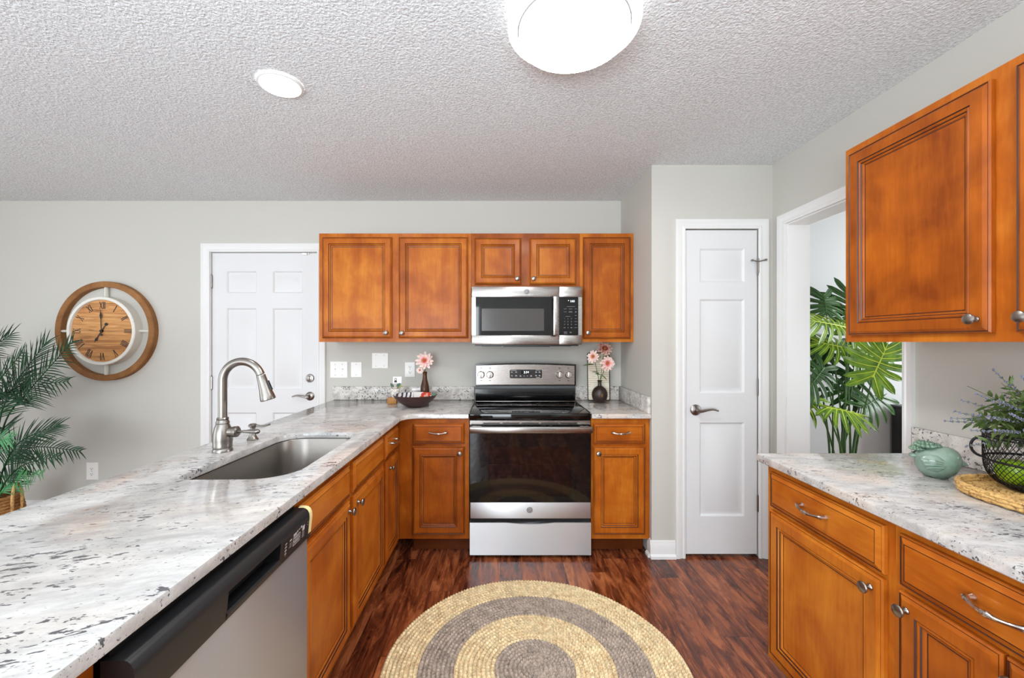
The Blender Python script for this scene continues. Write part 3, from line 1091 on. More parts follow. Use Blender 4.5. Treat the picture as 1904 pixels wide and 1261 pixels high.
# ------------------------------------------------------------------ sink, tap, soap pump
r = thing('kitchen_sink', 'undermount stainless steel sink basin in the bar countertop', 'sink', (-0.88, 1.70, CB))
base = Vector((-0.88, 1.70, CB))
m = MB()
lp = [(x + 0.88, y - 1.70) for x, y in hole]
n = len(lp)
levels = [(-0.022, -0.0005), (0.004, -0.0005), (0.006, -0.004), (0.008, -0.15), (0.014, -0.178), (0.030, -0.194), (0.052, -0.199)]
vs = []
for ins, z in levels:
    vs += [(q[0], q[1], z) for q in (offset_loop(lp, ins))]
fs = []
for i in range(len(levels) - 1):
    for k in range(n):
        k2 = (k + 1) % n
        fs.append((i * n + k, i * n + k2, (i + 1) * n + k2, (i + 1) * n + k))
fs.append(tuple((len(levels) - 1) * n + k for k in range(n)))
m.add(vs, fs)
m.build('basin', 'sink_steel', r, smooth=50)
MB().lathe([(0.045, -0.1985), (0.045, -0.196), (0.038, -0.195), (0.030, -0.198), (0.002, -0.1985)], 28, 0, at(0.02, 0.05, 0)).build('drain', 'nickel', r)

FX, FY = -1.139, 1.70
r = thing('kitchen_tap', 'brushed nickel gooseneck tap with pull-down spray head beside the sink', 'tap', (FX, FY, CT + 0.0008))
m = MB().lathe([(0.0365, 0), (0.0365, 0.006), (0.0335, 0.012), (0.0355, 0.018), (0.0345, 0.023), (0.0355, 0.045), (0.0345, 0.072), (0.030, 0.096), (0.0235, 0.112), (0.0255, 0.116), (0.0235, 0.121), (0.021, 0.128), (0.0225, 0.133), (0.020, 0.138)], 32)
m.build('tap_body', 'nickel', r)
R, zc = 0.080, 0.287
pts = [(0, 0, 0.13), (0, 0, 0.20), (0, 0, 0.25)] + [(R - R * math.cos(math.radians(a)), 0, zc + R * math.sin(math.radians(a))) for a in range(0, 164, 7)]
m = MB().tube(pts, 0.0162, 20)
m.build('gooseneck', 'nickel', r)
a = math.radians(163)
e = Vector((R - R * math.cos(a), 0, zc + R * math.sin(a)))
d = Vector((math.sin(a), 0, math.cos(a))).normalized()
hp = [(0.0168, 0), (0.0175, 0.003), (0.0170, 0.006), (0.0185, 0.025), (0.0225, 0.060), (0.0275, 0.088), (0.0290, 0.100), (0.0285, 0.105), (0.024, 0.107), (0.002, 0.107)]
h = MB().lathe(hp, 28, 0, Matrix.Translation(e) @ d.to_track_quat('Z', 'Y').to_matrix().to_4x4()).build('spray_head', 'nickel', r)
q = Matrix.Translation(e) @ d.to_track_quat('Z', 'Y').to_matrix().to_4x4()
side = d.cross(Vector((0, 1, 0))).normalized()
MB().tube([e + d * 0.03 - side * -0.019, e + d * 0.07 - side * -0.0235], 0.007, 8).build('spray_button', 'black', h)
m = MB().tube([(0.028, 0, 0.079), (0.046, 0, 0.079)], 0.020, 20).tube([(0.044, 0, 0.079), (0.048, 0, 0.079), (0.060, 0, 0.079), (0.064, 0, 0.079)], [0.0215, 0.0225, 0.0225, 0.018], 20)
hub = m.build('valve_hub', 'nickel', r)
pts = catmull([(0.062, 0, 0.079), (0.085, -0.004, 0.081), (0.115, -0.010, 0.082), (0.146, -0.016, 0.083)], 4)
m = MB().tube(pts, [0.0065, 0.0055, 0.005, 0.005, 0.005, 0.0055, 0.006, 0.007, 0.008, 0.009, 0.009, 0.010, 0.010][:len(pts)], 12)
m.ball((0.149, -0.016, 0.083), (0.013, 0.011, 0.010), 8)
m.build('tap_lever', 'nickel', hub)

r = thing('soap_pump', 'small brushed nickel soap pump behind the tap', 'soap dispenser', (-1.132, 1.895, CT + 0.0008))
MB().lathe([(0.024, 0), (0.024, 0.004), (0.018, 0.012), (0.0135, 0.022), (0.0125, 0.042), (0.010, 0.044), (0.010, 0.056)], 24).build('pump_body', 'nickel', r)
m = MB().lathe([(0.012, 0.056), (0.0175, 0.060), (0.0180, 0.068), (0.013, 0.073), (0.002, 0.075)], 24)
m.tube(catmull([(0.012, 0, 0.066), (0.045, 0, 0.062), (0.080, -0.003, 0.071)], 5), [0.0055, 0.0052, 0.005, 0.005, 0.005, 0.0048, 0.0046, 0.0044, 0.0042, 0.004, 0.004], 10)
m.build('pump_spout', 'nickel', r)

# ------------------------------------------------------------------ range
UP = Matrix.Rotation(PI / 2, 4, 'X')             # flat lettering stood up to face -y


def emblem(parent, x, y, z, r):
    """round grey emblem with a curled monogram"""
    m = MB().lathe([(r, 0), (r, 0.0015), (r * 0.9, 0.0022), (r * 0.001, 0.0022)], 32, 0, at(x, y, z, FRONT))
    ring = [(x + r * 0.80 * math.cos(2 * PI * k / 32), y - 0.0026, z + r * 0.80 * math.sin(2 * PI * k / 32)) for k in range(33)]
    m.tube(ring, r * 0.045, 6, 1, False)
    for a0 in (20, 110, 200, 290):
        p = []
        for k in range(9):
            t = k / 8
            rr = r * (0.74 - 0.20 * math.sin(PI * t))
            aa = math.radians(a0 + 80 * t)
            p.append((x + rr * math.cos(aa), y - 0.0026, z + rr * math.sin(aa)))
        m.tube(p, r * 0.04, 5, 1)
    G = [(0.02, 0.30), (-0.18, 0.36), (-0.36, 0.16), (-0.34, -0.14), (-0.14, -0.30), (0.02, -0.16), (-0.02, 0.02), (-0.14, 0.02)]
    E = [(0.40, 0.28), (0.22, 0.36), (0.12, 0.20), (0.26, 0.05), (0.12, -0.06), (0.16, -0.28), (0.36, -0.28), (0.44, -0.14)]
    for st in (G, E):
        m.tube(catmull([(x + a * r, y - 0.0026, z + b * r) for a, b in st], 3), r * 0.06, 5, 1)
    return m.build('emblem', ['emblem', 'print'], parent)


RX, RY = 0.187, 2.60           # the range, in its own space: x from the middle, y from its front line
r = thing('kitchen_range', 'freestanding stainless steel electric range with black glass top', 'stove', (RX, RY, 0))
hw = 0.377
m = MB().box(-hw, hw, 0.0, 0.60, 0.03, 0.875)
m.build('range_body', 'black_enamel', r)
for sx in (-1, 1):
    for yy in (0.05, 0.55):
        MB().lathe([(0.018, 0), (0.018, 0.008), (0.009, 0.012), (0.009, 0.035)], 14, 0, at(sx * 0.33, yy, 0)).build('levelling_foot', 'black', r)
# glass top
m = MB().box(-0.379, 0.379, -0.018, 0.500, 0.852, 0.894, 0, 0.006)
cook = m.build('cooktop', 'black_glass', r)
m = MB()
for bx, by, rad in ((-0.175, 0.13, 0.115), (0.185, 0.13, 0.095), (-0.175, 0.365, 0.090), (0.185, 0.365, 0.115), (0.0, 0.40, 0.045)):
    for rr in (rad, rad * 0.66):
        for (ra, rb) in ((rr, rr - 0.0022),):
            vs, fs = [], []
            for k in range(64):
                w = 2 * PI * k / 64
                vs += [(bx + ra * math.cos(w), by + ra * math.sin(w), 0.8945), (bx + rb * math.cos(w), by + rb * math.sin(w), 0.8945)]
            fs = [(2 * k, 2 * ((k + 1) % 64), 2 * ((k + 1) % 64) + 1, 2 * k + 1) for k in range(64)]
            m.add(vs, fs)
m.build('burner_rings', 'burner', cook)
m = MB()
m.box(-0.383, -0.377, -0.012, 0.505, 0.889, 0.898, 0, 0.002)
m.box(0.377, 0.383, -0.012, 0.505, 0.889, 0.898, 0, 0.002)
m.box(-0.37, 0.37, 0.485, 0.500, 0.894, 0.900, 0, 0.002)
m.build('cooktop_trim', 'steel', r)
# raised back: black riser and steel control panel with an arched top
m = MB().prof_x([(0.49, 0.894), (0.60, 0.894), (0.60, 1.03), (0.485, 1.025), (0.472, 0.99), (0.476, 0.92), (0.484, 0.905)], -0.371, 0.371)
m.build('riser', 'black_enamel', r)
top = [(0.376 - 0.752 * k / 16, 1.173 + 0.010 * math.sin(PI * k / 16)) for k in range(17)]
poly = [(-0.376, 1.016), (0.376, 1.016)] + top
m = MB().prism(poly, 0.478, 0.60)
m.build('console_shell', 'black_enamel', r)
top = [(0.364 - 0.728 * k / 16, 1.163 + 0.010 * math.sin(PI * k / 16)) for k in range(17)]
poly = [(-0.364, 1.024), (0.364, 1.024)] + top
con = MB().prism(poly, 0.470, 0.4785).build('control_panel', 'steel', r)
yk = 0.470


def rrect(x0, x1, z0, z1, rad, n=5):
    out = []
    for cx, cz, a0 in ((x1 - rad, z0 + rad, -90), (x1 - rad, z1 - rad, 0), (x0 + rad, z1 - rad, 90), (x0 + rad, z0 + rad, 180)):
        out += arc(cx, cz, rad, a0, a0 + 90, n)
    return out


MB().prism(rrect(-0.122, 0.128, 1.066, 1.141, 0.012), yk - 0.003, yk).build('display_bezel', 'bright_nickel', con)
m = MB().prism(rrect(-0.117, 0.123, 1.071, 1.136, 0.010), yk - 0.0045, yk - 0.003)
m.build('touch_panel', 'panel_grey', con)
m = MB().prism(rrect(-0.032, 0.032, 1.103, 1.129, 0.002), yk - 0.0052, yk - 0.0045)
m.build('clock_display', 'black_glass', con)
m = MB().text('2:34', 0.023, at(0.006, yk - 0.0056, 1.1155) @ UP)
m.build('clock_digits', 'digits', con)
m = MB()
for x, z, w, hh in ((-0.100, 1.117, 0.014, 0.006), (-0.068, 1.117, 0.014, 0.006), (-0.100, 1.090, 0.012, 0.006), (-0.068, 1.090, 0.016, 0.007), (-0.036, 1.088, 0.012, 0.008),
                    (-0.009, 1.089, 0.006, 0.006), (0.015, 1.089, 0.007, 0.003), (0.043, 1.089, 0.011, 0.009), (0.080, 1.117, 0.013, 0.008), (0.105, 1.117, 0.014, 0.008),
                    (0.080, 1.091, 0.013, 0.008), (0.105, 1.091, 0.013, 0.008)):
    for q in range(2):
        m.box(x - w / 2, x + w / 2 - 0.003 * q, yk - 0.0050, yk - 0.0045, z - hh / 2 + q * hh * 0.6, z - hh / 2 + hh * 0.35 + q * hh * 0.6)
for x, z, w in ((-0.088, 1.130, 0.046), (0.093, 1.131, 0.036), (0.094, 1.0765, 0.028)):
    m.box(x - w / 2, x + w / 2, yk - 0.0050, yk - 0.0045, z - 0.0012, z + 0.0012)
m.build('key_lettering', 'print', con)
m = MB()
for kx in (-0.328, -0.262, 0.253, 0.318):
    for dz in (0.046, -0.046):
        m.box(kx - 0.006, kx + 0.006, yk - 0.0006, yk, 1.098 + dz, 1.102 + dz)
    for a in range(-60, 61, 30):
        w = math.radians(90 + a)
        m.box(kx + 0.036 * math.cos(w) - 0.0015, kx + 0.036 * math.cos(w) + 0.0015, yk - 0.0006, yk, 1.098 + 0.036 * math.sin(w), 1.101 + 0.036 * math.sin(w))
m.build('dial_markings', 'graphite', con)
for kx in (-0.328, -0.262, 0.253, 0.318):
    kb = MB().lathe([(0.027, 0), (0.027, 0.004), (0.0245, 0.008), (0.0225, 0.024), (0.0205, 0.0275), (0.001, 0.028)], 28, 0, at(kx, yk, 1.098, FRONT))
    kb.box(kx - 0.0045, kx + 0.0045, yk - 0.036, yk - 0.026, 1.077, 1.119, 0, 0.003)
    kb.build('burner_knob', 'bright_nickel', con)
# vent strip above the door, oven door, handle
m = MB().box(-0.375, 0.375, -0.022, 0.0, 0.826, 0.850)
m.build('vent_strip', 'steel', r)
m = MB()
for k in range(5):
    cx = -0.24 + 0.12 * k
    m.box(cx - 0.052, cx + 0.052, -0.0228, -0.022, 0.832, 0.837)
m.build('vent_slots', 'dark_gap', r)
dr = MB()
wx0, wx1, wz0, wz1 = -0.260, 0.248, 0.386, 0.690
for b in ((-0.372, 0.372, wz1, 0.822), (-0.372, 0.372, 0.350, wz0), (-0.372, wx0, wz0, wz1), (wx1, 0.372, wz0, wz1)):
    dr.box(b[0], b[1], -0.045, -0.004, b[2], b[3])
door = dr.build('oven_door', 'black_glass', r)
MB().box(wx0, wx1, -0.0447, -0.0417, wz0, wz1).build('oven_window', 'oven_glass', door)
m = MB().box(wx0, wx1, -0.0075, -0.005, wz0, wz1)
m.build('oven_cavity', 'oven_in', door)
m = MB()
for z in (0.575, 0.505, 0.437):
    m.tube([(wx0 + 0.004, -0.018, z), (wx1 - 0.004, -0.018, z)], 0.0016, 6)
m.tube([(wx0 + 0.004, -0.022, 0.432), (wx1 - 0.004, -0.022, 0.432)], 0.0016, 6)
m.build('oven_rack', 'bright_nickel', door)
m = MB().box(-0.372, 0.372, -0.046, -0.004, 0.250, 0.3495, 0, 0.003)
lowp = m.build('oven_door_panel', 'steel_up', door)
emblem(lowp, -0.005, -0.046, 0.303, 0.0185)
m = MB()
m.box(-0.374, 0.374, -0.098, -0.080, 0.786, 0.826, 0, 0.007)
for sx in (-1, 1):
    m.box(sx * 0.330 - 0.032, sx * 0.330 + 0.032, -0.088, -0.044, 0.792, 0.824, 0, 0.008)
m.build('oven_handle', 'steel', door)
# storage drawer with a scooped top edge
pts = [(-0.375, 0.022), (0.375, 0.022), (0.375, 0.222), (0.170, 0.222)] + [(0.150 - 0.30 * k / 10, 0.222 - 0.010 * math.sin(PI * k / 10)) for k in range(11)] + [(-0.170, 0.222), (-0.375, 0.222)]
m = MB().prism(pts, -0.040, 0.0)
sd = m.build('storage_drawer', 'steel_up', r)
m = MB().box(-0.372, 0.372, -0.022, 0.0, 0.224, 0.248)
m.build('drawer_gap', 'dark_gap', r)
m = MB().box(-0.365, 0.365, -0.020, 0.0, 0.008, 0.03)
m.build('kick_strip', 'black', r)

# ------------------------------------------------------------------ microwave
MX, MY = 0.182, 2.842
r = thing('microwave', 'stainless steel over-the-range microwave with black glass door', 'microwave', (MX, MY, 1.322))
w2, H = 0.377, 0.397
MB().box(-w2, w2, 0.02, 0.385, 0.006, H - 0.002).build('microwave_body', 'graphite', r)
# face: door on the left, control side on the right
xd = 0.220
m = MB()
m.box(-w2, xd - 0.0008, -0.012, 0.020, 0.325, H, 0, 0.003)
m.box(-w2, xd - 0.0008, -0.012, 0.020, 0.0, 0.064, 0, 0.003)
m.box(-w2, -0.349, -0.012, 0.020, 0.064, 0.325)
m.box(0.205, xd - 0.0008, -0.012, 0.020, 0.064, 0.325)
md = m.build('microwave_door', 'steel', r)
m = MB().box(-0.349, 0.205, -0.010, 0.018, 0.064, 0.325)
m.build('door_glass', 'black_glass', md)
m = MB().prism(rrect(-0.308, 0.118, 0.094, 0.246, 0.004), -0.0108, -0.010)
m.build('door_window', 'mesh_glass', md)
emblem(md, 0.000, -0.012, 0.362, 0.017)
m = MB().box(0.176, 0.213, -0.050, -0.036, 0.062, 0.328, 0, 0.005)
m.box(0.186, 0.204, -0.040, -0.008, 0.075, 0.105, 0, 0.003).box(0.186, 0.204, -0.040, -0.008, 0.285, 0.315, 0, 0.003)
m.build('microwave_handle', 'steel', md)
m = MB()
m.box(xd + 0.0008, w2, -0.012, 0.020, 0.325, H, 0, 0.003)
m.box(xd + 0.0008, w2, -0.012, 0.020, 0.0, 0.064, 0, 0.003)
m.box(0.352, w2, -0.012, 0.020, 0.064, 0.325)
cs = m.build('control_side', 'steel', r)
m = MB().prism(rrect(xd + 0.0008, 0.352, 0.064, 0.325, 0.006), -0.0105, 0.018)
m.build('keypad', 'black_glass', cs)
m = MB().text('3:03', 0.0185, at(0.312, -0.0112, 0.296) @ UP)
m.box(0.283, 0.288, -0.0112, -0.0105, 0.299, 0.303)
m.build('clock_digits', 'digits', cs)
m = MB()
for i, rowt in enumerate(('123', '456', '789', ' 0 ')):
    for k, ch in enumerate(rowt):
        if ch != ' ':
            m.text(ch, 0.013, at(0.258 + 0.0235 * k, -0.0112, 0.178 - 0.0208 * i) @ UP)
for x in (0.258, 0.305):
    m.box(x - 0.006, x + 0.006, -0.0112, -0.0105, 0.1135, 0.1175)
for x, z, wd in ((0.302, 0.260, 0.056), (0.263, 0.244, 0.020), (0.299, 0.244, 0.022), (0.335, 0.244, 0.014), (0.263, 0.224, 0.020), (0.299, 0.222, 0.026), (0.299, 0.226, 0.020), (0.335, 0.226, 0.013),
                 (0.335, 0.221, 0.010), (0.282, 0.193, 0.032), (0.335, 0.199, 0.013), (0.335, 0.178, 0.013), (0.335, 0.158, 0.020), (0.335, 0.137, 0.015), (0.335, 0.116, 0.020),
                 (0.264, 0.087, 0.024), (0.264, 0.082, 0.016), (0.266, 0.074, 0.022), (0.300, 0.086, 0.014), (0.300, 0.080, 0.012)):
    m.box(x - wd / 2, x + wd / 2, -0.0112, -0.0105, z - 0.0011, z + 0.0011)
m.build('key_lettering', 'print_dim', cs)
m = MB().box(-0.355, 0.355, 0.0, 0.36, -0.010, 0.006)
m.box(-0.16, 0.16, 0.0, 0.05, -0.016, -0.010)
for sx in (-1, 1):
    for k in range(9):
        m.box(sx * 0.24 - 0.07, sx * 0.24 + 0.07, 0.04 + 0.03 * k, 0.055 + 0.03 * k, -0.013, -0.010)
m.build('vent_base', 'black', r)

# ------------------------------------------------------------------ dishwasher (its x runs along world +y)
DWY = 0.648
r = thing('dishwasher', 'dishwasher with dark graphite console and stainless steel door', 'dishwasher', (XF + 0.018, DWY, 0), PI / 2)
DW = 0.614
MB().box(0.012, DW - 0.012, 0.006, 0.58, 0.10, 0.850).build('tub', 'black', r)
MB().box(0.004, DW - 0.002, -0.030, 0.004, 0.112, 0.747, 0, 0.004).build('dishwasher_door', 'steel_up', r)
MB().box(0.01, DW - 0.01, 0.03, 0.06, 0.0, 0.10).build('toe_panel', 'black', r)
CP = [(0.012, 0.838), (-0.024, 0.840), (-0.031, 0.838), (-0.037, 0.833), (-0.041, 0.824), (-0.042, 0.812), (-0.036, 0.750), (0.012, 0.750)]
x0, x1 = 0.228, 0.437
m = MB().prof_x(CP, 0.002, x0).prof_x(CP, x1, DW)
# between: the top bulge, the pocket's back wall and the lip below it
m.prof_x([(0.012, 0.838), (-0.024, 0.840), (-0.031, 0.838), (-0.037, 0.833), (-0.041, 0.824), (-0.042, 0.812), (-0.036, 0.806), (0.012, 0.803)], x0, x1)
m.prof_x([(0.012, 0.760), (-0.020, 0.764), (-0.030, 0.768), (-0.036, 0.768), (-0.040, 0.763), (-0.036, 0.750), (0.012, 0.750)], x0, x1)
con = m.build('console', 'graphite', r)
MB().box(x0, x1, 0.004, 0.010, 0.755, 0.808).build('handle_pocket', 'dark_gap', con)
lean = 0.006 / 0.062                     # the console face leans back towards its foot


def face(x, z, d=0.0):
    return (x, -(0.042 - (0.812 - z) * lean) - d, z)


def strip(m, xa, xb, za, zb, d=0.0006):
    m.add([face(xa, za, d), face(xb, za, d), face(xb, zb, d), face(xa, zb, d)], [(0, 1, 2, 3)])


m = MB()
strip(m, 0.452, 0.597, 0.754, 0.806, 0.0004)
m.build('control_label', 'black', con)
m = MB()
for k in range(4):
    strip(m, 0.460, 0.470, 0.795 - 0.009 * k, 0.798 - 0.009 * k)
    strip(m, 0.463, 0.468, 0.7905 - 0.009 * k, 0.7915 - 0.009 * k)
strip(m, 0.484, 0.496, 0.793, 0.797)
for k in range(3):
    strip(m, 0.484, 0.497, 0.786 - 0.005 * k, 0.7872 - 0.005 * k)
for xa, xb, za, zb in ((0.504, 0.522, 0.797, 0.804), (0.524, 0.530, 0.800, 0.806), (0.534, 0.540, 0.803, 0.806), (0.545, 0.553, 0.803, 0.809), (0.556, 0.570, 0.790, 0.804),
                       (0.588, 0.592, 0.801, 0.803), (0.588, 0.592, 0.793, 0.795)):
    strip(m, xa, xb, za, zb)
for za, zb in ((0.770, 0.7725), (0.781, 0.7835), (0.792, 0.7945)):
    strip(m, 0.504, 0.545, za, zb)
for xa, xb in ((0.504, 0.5065), (0.5425, 0.545)):
    strip(m, xa, xb, 0.770, 0.7945)
for z in (0.776, 0.787):
    strip(m, 0.510, 0.538, z, z + 0.003)
for k in range(4):
    strip(m, 0.556, 0.571, 0.785 - 0.0048 * k, 0.7862 - 0.0048 * k)
m.build('control_print', 'print', con)
m = MB()
TP = [(-0.008, 0.8412), (-0.024, 0.8414), (-0.0318, 0.8392), (-0.038, 0.834), (-0.0422, 0.8245), (-0.0432, 0.812), (-0.0385, 0.763), (-0.0365, 0.763), (-0.0412, 0.812), (-0.024, 0.8394), (-0.008, 0.8392)]
vs = [(DW - 0.017, y, z) for y, z in TP[:7]] + [(DW + 0.0012, y, z) for y, z in TP[:7]]
m.add(vs, [(i, i + 1, i + 8, i + 7) for i in range(6)])
inn = [(DW + 0.0012, y, z) for y, z in TP[:7]] + [(DW + 0.0012, min(y + 0.006, -0.002), z - 0.006) for y, z in TP[:7]]
m.add(inn, [(i, i + 1, i + 8, i + 7) for i in range(6)])
o = m.build('masking_tape', 'tape', None, (0, 0, 0), smooth=60)
tag(o, 'strip of cream masking tape stuck on the far corner of the dishwasher console', 'tape')
o.location = (XF + 0.018, DWY, 0)
o.rotation_euler = (0, 0, PI / 2)

# ------------------------------------------------------------------ lamps on the ceiling
r = thing('ceiling_light', 'large round flush ceiling light with a glowing ring', 'ceiling light', (0.245, 1.385, ZC))
MB().lathe([(0.170, -0.002), (0.185, -0.012), (0.185, -0.030), (0.16, -0.034)], 48).build('light_base', 'trim', r)
MB().lathe([(0.196, -0.022), (0.212, -0.026), (0.220, -0.036), (0.219, -0.052), (0.210, -0.060), (0.194, -0.063), (0.189, -0.054), (0.189, -0.030)], 64, 0, None, False).build('outer_ring', 'lamp_ring', r)
MB().lathe([(0.1832, -0.0555), (0.1868, -0.0565), (0.1868, -0.0600), (0.1832, -0.0590)], 64, 0, None, False).build('diffuser_rim', 'door_edge', r)
MB().lathe([(0.001, -0.098), (0.06, -0.0975), (0.12, -0.095), (0.165, -0.090), (0.180, -0.0855)], 64, 0, None, False).build('diffuser', 'lamp', r)
MB().lathe([(0.180, -0.0855), (0.183, -0.079), (0.183, -0.036)], 64, 0, None, False).build('diffuser_side', 'lamp_ring', r)
r = thing('recessed_light', 'small round lit downlight in the ceiling over the bar', 'ceiling light', (-0.937, 1.765, ZC))
MB().lathe([(0.076, -0.004), (0.081, -0.011), (0.088, -0.009), (0.091, -0.004), (0.091, -0.0005)], 48, 0, None, False).build('trim_ring', 'trim', r)
MB().lathe([(0.001, -0.0105), (0.07, -0.0100), (0.079, -0.008)], 48, 0, None, False).build('lens', 'lamp', r)

# ------------------------------------------------------------------ wall plates


def plate(name, label, x, z, w, h, kind):
    r = thing(name, label, 'wall plate', (x, YB, z))
    m = MB().rings(-w / 2, w / 2, -h / 2, h / 2, [(0, 0.002, 0), (0.004, 0.006, 0)], 0.0)
    m.build('cover', 'plate', r)
    m = MB()
    dark = MB()
    if kind == 'outlet':
        for dz in (0.021, -0.021):
            m.prism(rrect(-0.017, 0.017, dz - 0.014, dz + 0.014, 0.008), -0.0078, -0.006)
            dark.box(-0.0085, -0.0060, -0.0084, -0.0078, dz - 0.001, dz + 0.008)
            dark.box(0.0060, 0.0085, -0.0084, -0.0078, dz - 0.001, dz + 0.007)
            dark.prism(arc(0, dz - 0.007, 0.0032, 0, 360, 9)[:-1], -0.0084, -0.0078)
        m.build('socket_face', 'plate', r)
    elif kind == 'toggle':
        for dx in (-w / 4 + 0.006, w / 4 - 0.006):
            m.box(dx - 0.005, dx + 0.005, -0.0075, -0.006, -0.012, 0.012)
            m.box(dx - 0.0035, dx + 0.0035, -0.019, -0.006, 0.0, 0.009, 0, 0.001)
            dark.box(dx - 0.0055, dx + 0.0055, -0.0066, -0.006, -0.0125, -0.011)
        m.build('toggles', 'plate', r)
    xs = {'outlet': (0,), 'toggle': (-w / 4 + 0.006, w / 4 - 0.006), 'blank': (0,), 'blank_wide': (-w / 4, w / 4)}[kind]
    zs = (0,) if kind == 'outlet' else (0.042, -0.042)
    for xx in xs:
        for zz in zs:
            dark.prism(arc(xx, zz, 0.0026, 0, 360, 8)[:-1], -0.0068, -0.006)
    dark.build('screws', 'slot' if kind == 'outlet' else 'emblem', r)
    return r


plate('switch_plate', 'white double toggle switch plate beside the exterior door', -1.256, 1.124, 0.137, 0.131, 'toggle')
plate('blank_plate', 'narrow blank white wall plate between the switches and the square plate', -1.120, 1.124, 0.086, 0.122, 'blank')
plate('blank_plate', 'square blank white wall plate mounted higher than the others', -0.934, 1.195, 0.128, 0.124, 'blank_wide')
plate('outlet_plate', 'white outlet plate behind the flower in the bottle vase', -0.702, 1.125, 0.081, 0.119, 'outlet')
plate('outlet_plate', 'white outlet plate low on the wall under the clock', -3.177, 0.332, 0.092, 0.134, 'outlet')

# ------------------------------------------------------------------ wall clock
r = thing('wall_clock', 'round wooden wall clock with open outer ring and Roman numerals', 'clock', (-3.045, YB, 1.424))
m = MB().lathe([(0.338, 0), (0.383, 0), (0.383, 0.040), (0.379, 0.045), (0.342, 0.045), (0.338, 0.041), (0.338, 0)], 96, 0, FRONT, False)
m.build('outer_ring', 'clock_ring', r)
m = MB().lathe([(0.236, 0), (0.262, 0), (0.262, 0.070), (0.258, 0.074), (0.240, 0.074), (0.236, 0.064), (0.236, 0)], 96, 0, FRONT, False)
m.build('inner_rim', 'cream_rim', r)
m = MB()
random.seed(4)
for k in range(26):
    a = random.uniform(0, 2 * PI)
    rr = 0.2595 + random.uniform(-0.001, 0.001)
    da = random.uniform(0.008, 0.030)
    pts = [(math.cos(a + da * t) * (rr + random.uniform(-0.004, 0.0)), math.sin(a + da * t) * (rr + random.uniform(-0.004, 0.0))) for t in (0, 0.5, 1, 0.6)]
    m.prism(pts, -0.0745, -0.0735)
m.build('paint_chips', 'numeral', r)
m = MB().lathe([(0.001, 0.004), (0.237, 0.004), (0.237, 0.058), (0.001, 0.058)], 72, 0, FRONT, True)
dial = m.build('dial', 'dial', r)
m = MB()


def numeral(m, s, ang):
    """Roman numeral set radially, its foot towards the middle"""
    hgt, wI, gap = 0.052, 0.0055, 0.0105
    wid = {'I': gap, 'V': 0.026, 'X': 0.028}
    tot = sum(wid[q] for q in s)
    T = Matrix.Rotation(-ang, 4, 'Y') @ Matrix.Translation((0, 0, -0.026 + 0.196))
    T = Matrix.Rotation(ang, 4, 'Y') @ Matrix.Translation((0, 0, 0.170))
    x = -tot / 2
    for q in s:
        cx = x + wid[q] / 2
        bars = {'I': [((0, 0), (0, hgt), wI)], 'V': [((0, 0), (-0.009, hgt), wI), ((0, 0), (0.009, hgt), wI * 0.5)], 'X': [((0.009, 0), (-0.009, hgt), wI), ((-0.009, 0), (0.009, hgt), wI * 0.5)]}[q]
        for (a, b, wd) in bars:
            m.prism([(cx + a[0] - wd / 2, a[1]), (cx + a[0] + wd / 2, a[1]), (cx + b[0] + wd / 2, b[1]), (cx + b[0] - wd / 2, b[1])], -0.0595, -0.0578, 0, T)
        for zz in (0.0, hgt):
            hw_ = wI * 0.9 if q == 'I' else 0.007
            cs_ = [0] if q == 'I' or (q == 'V' and zz == 0) else [-0.009, 0.009]
            for dx in cs_:
                m.prism([(cx + dx - hw_ * 0.7, zz - 0.0012), (cx + dx + hw_ * 0.7, zz - 0.0012), (cx + dx + hw_ * 0.7, zz + 0.0012), (cx + dx - hw_ * 0.7, zz + 0.0012)], -0.0595, -0.0578, 0, T)
        x += wid[q]


for k, s in enumerate(('XII', 'I', 'II', 'III', 'IIII', 'V', 'VI', 'VII', 'VIII', 'IX', 'X', 'XI')):
    numeral(m, s, 2 * PI * k / 12)
m.build('numerals', 'numeral', dial)
for name, ang, ln, tail, wd, dep in (('hour_hand', 213, 0.105, 0.062, 0.006, 0.064), ('minute_hand', 358, 0.165, 0.03, 0.005, 0.067)):
    T = Matrix.Rotation(math.radians(ang), 4, 'Y')
    m = MB()
    m.prism([(-wd * 0.35, -tail), (wd * 0.35, -tail), (wd * 0.6, 0), (wd * 0.5, ln * 0.55), (wd * 1.7, ln * 0.72), (wd * 0.25, ln * 0.90), (0, ln), (-wd * 0.25, ln * 0.90), (-wd * 1.7, ln * 0.72), (-wd * 0.5, ln * 0.55), (-wd * 0.6, 0)], -dep - 0.0015, -dep, 0, T)
    m.lathe([(0.011 if name == 'hour_hand' else 0.008, 0), (0.011 if name == 'hour_hand' else 0.008, 0.0016)], 16, 0, T @ at(0, -dep, -tail, FRONT))
    m.build(name, 'iron', r)
MB().lathe([(0.010, 0.056), (0.010, 0.072), (0.001, 0.073)], 16, 0, FRONT).build('hand_boss', 'iron', r)
for k in range(4):
    T = Matrix.Rotation(PI / 2 * k, 4, 'Y')
    m = MB().box(-0.009, 0.009, -0.030, -0.014, 0.258, 0.350, 0, 0.003, T)
    m.tube([(0, -0.034, 0.262), (0, -0.034, 0.345)], 0.0055, 8, 0, True, 1.0, T)
    m.build('bracket', 'cream_rim', r)

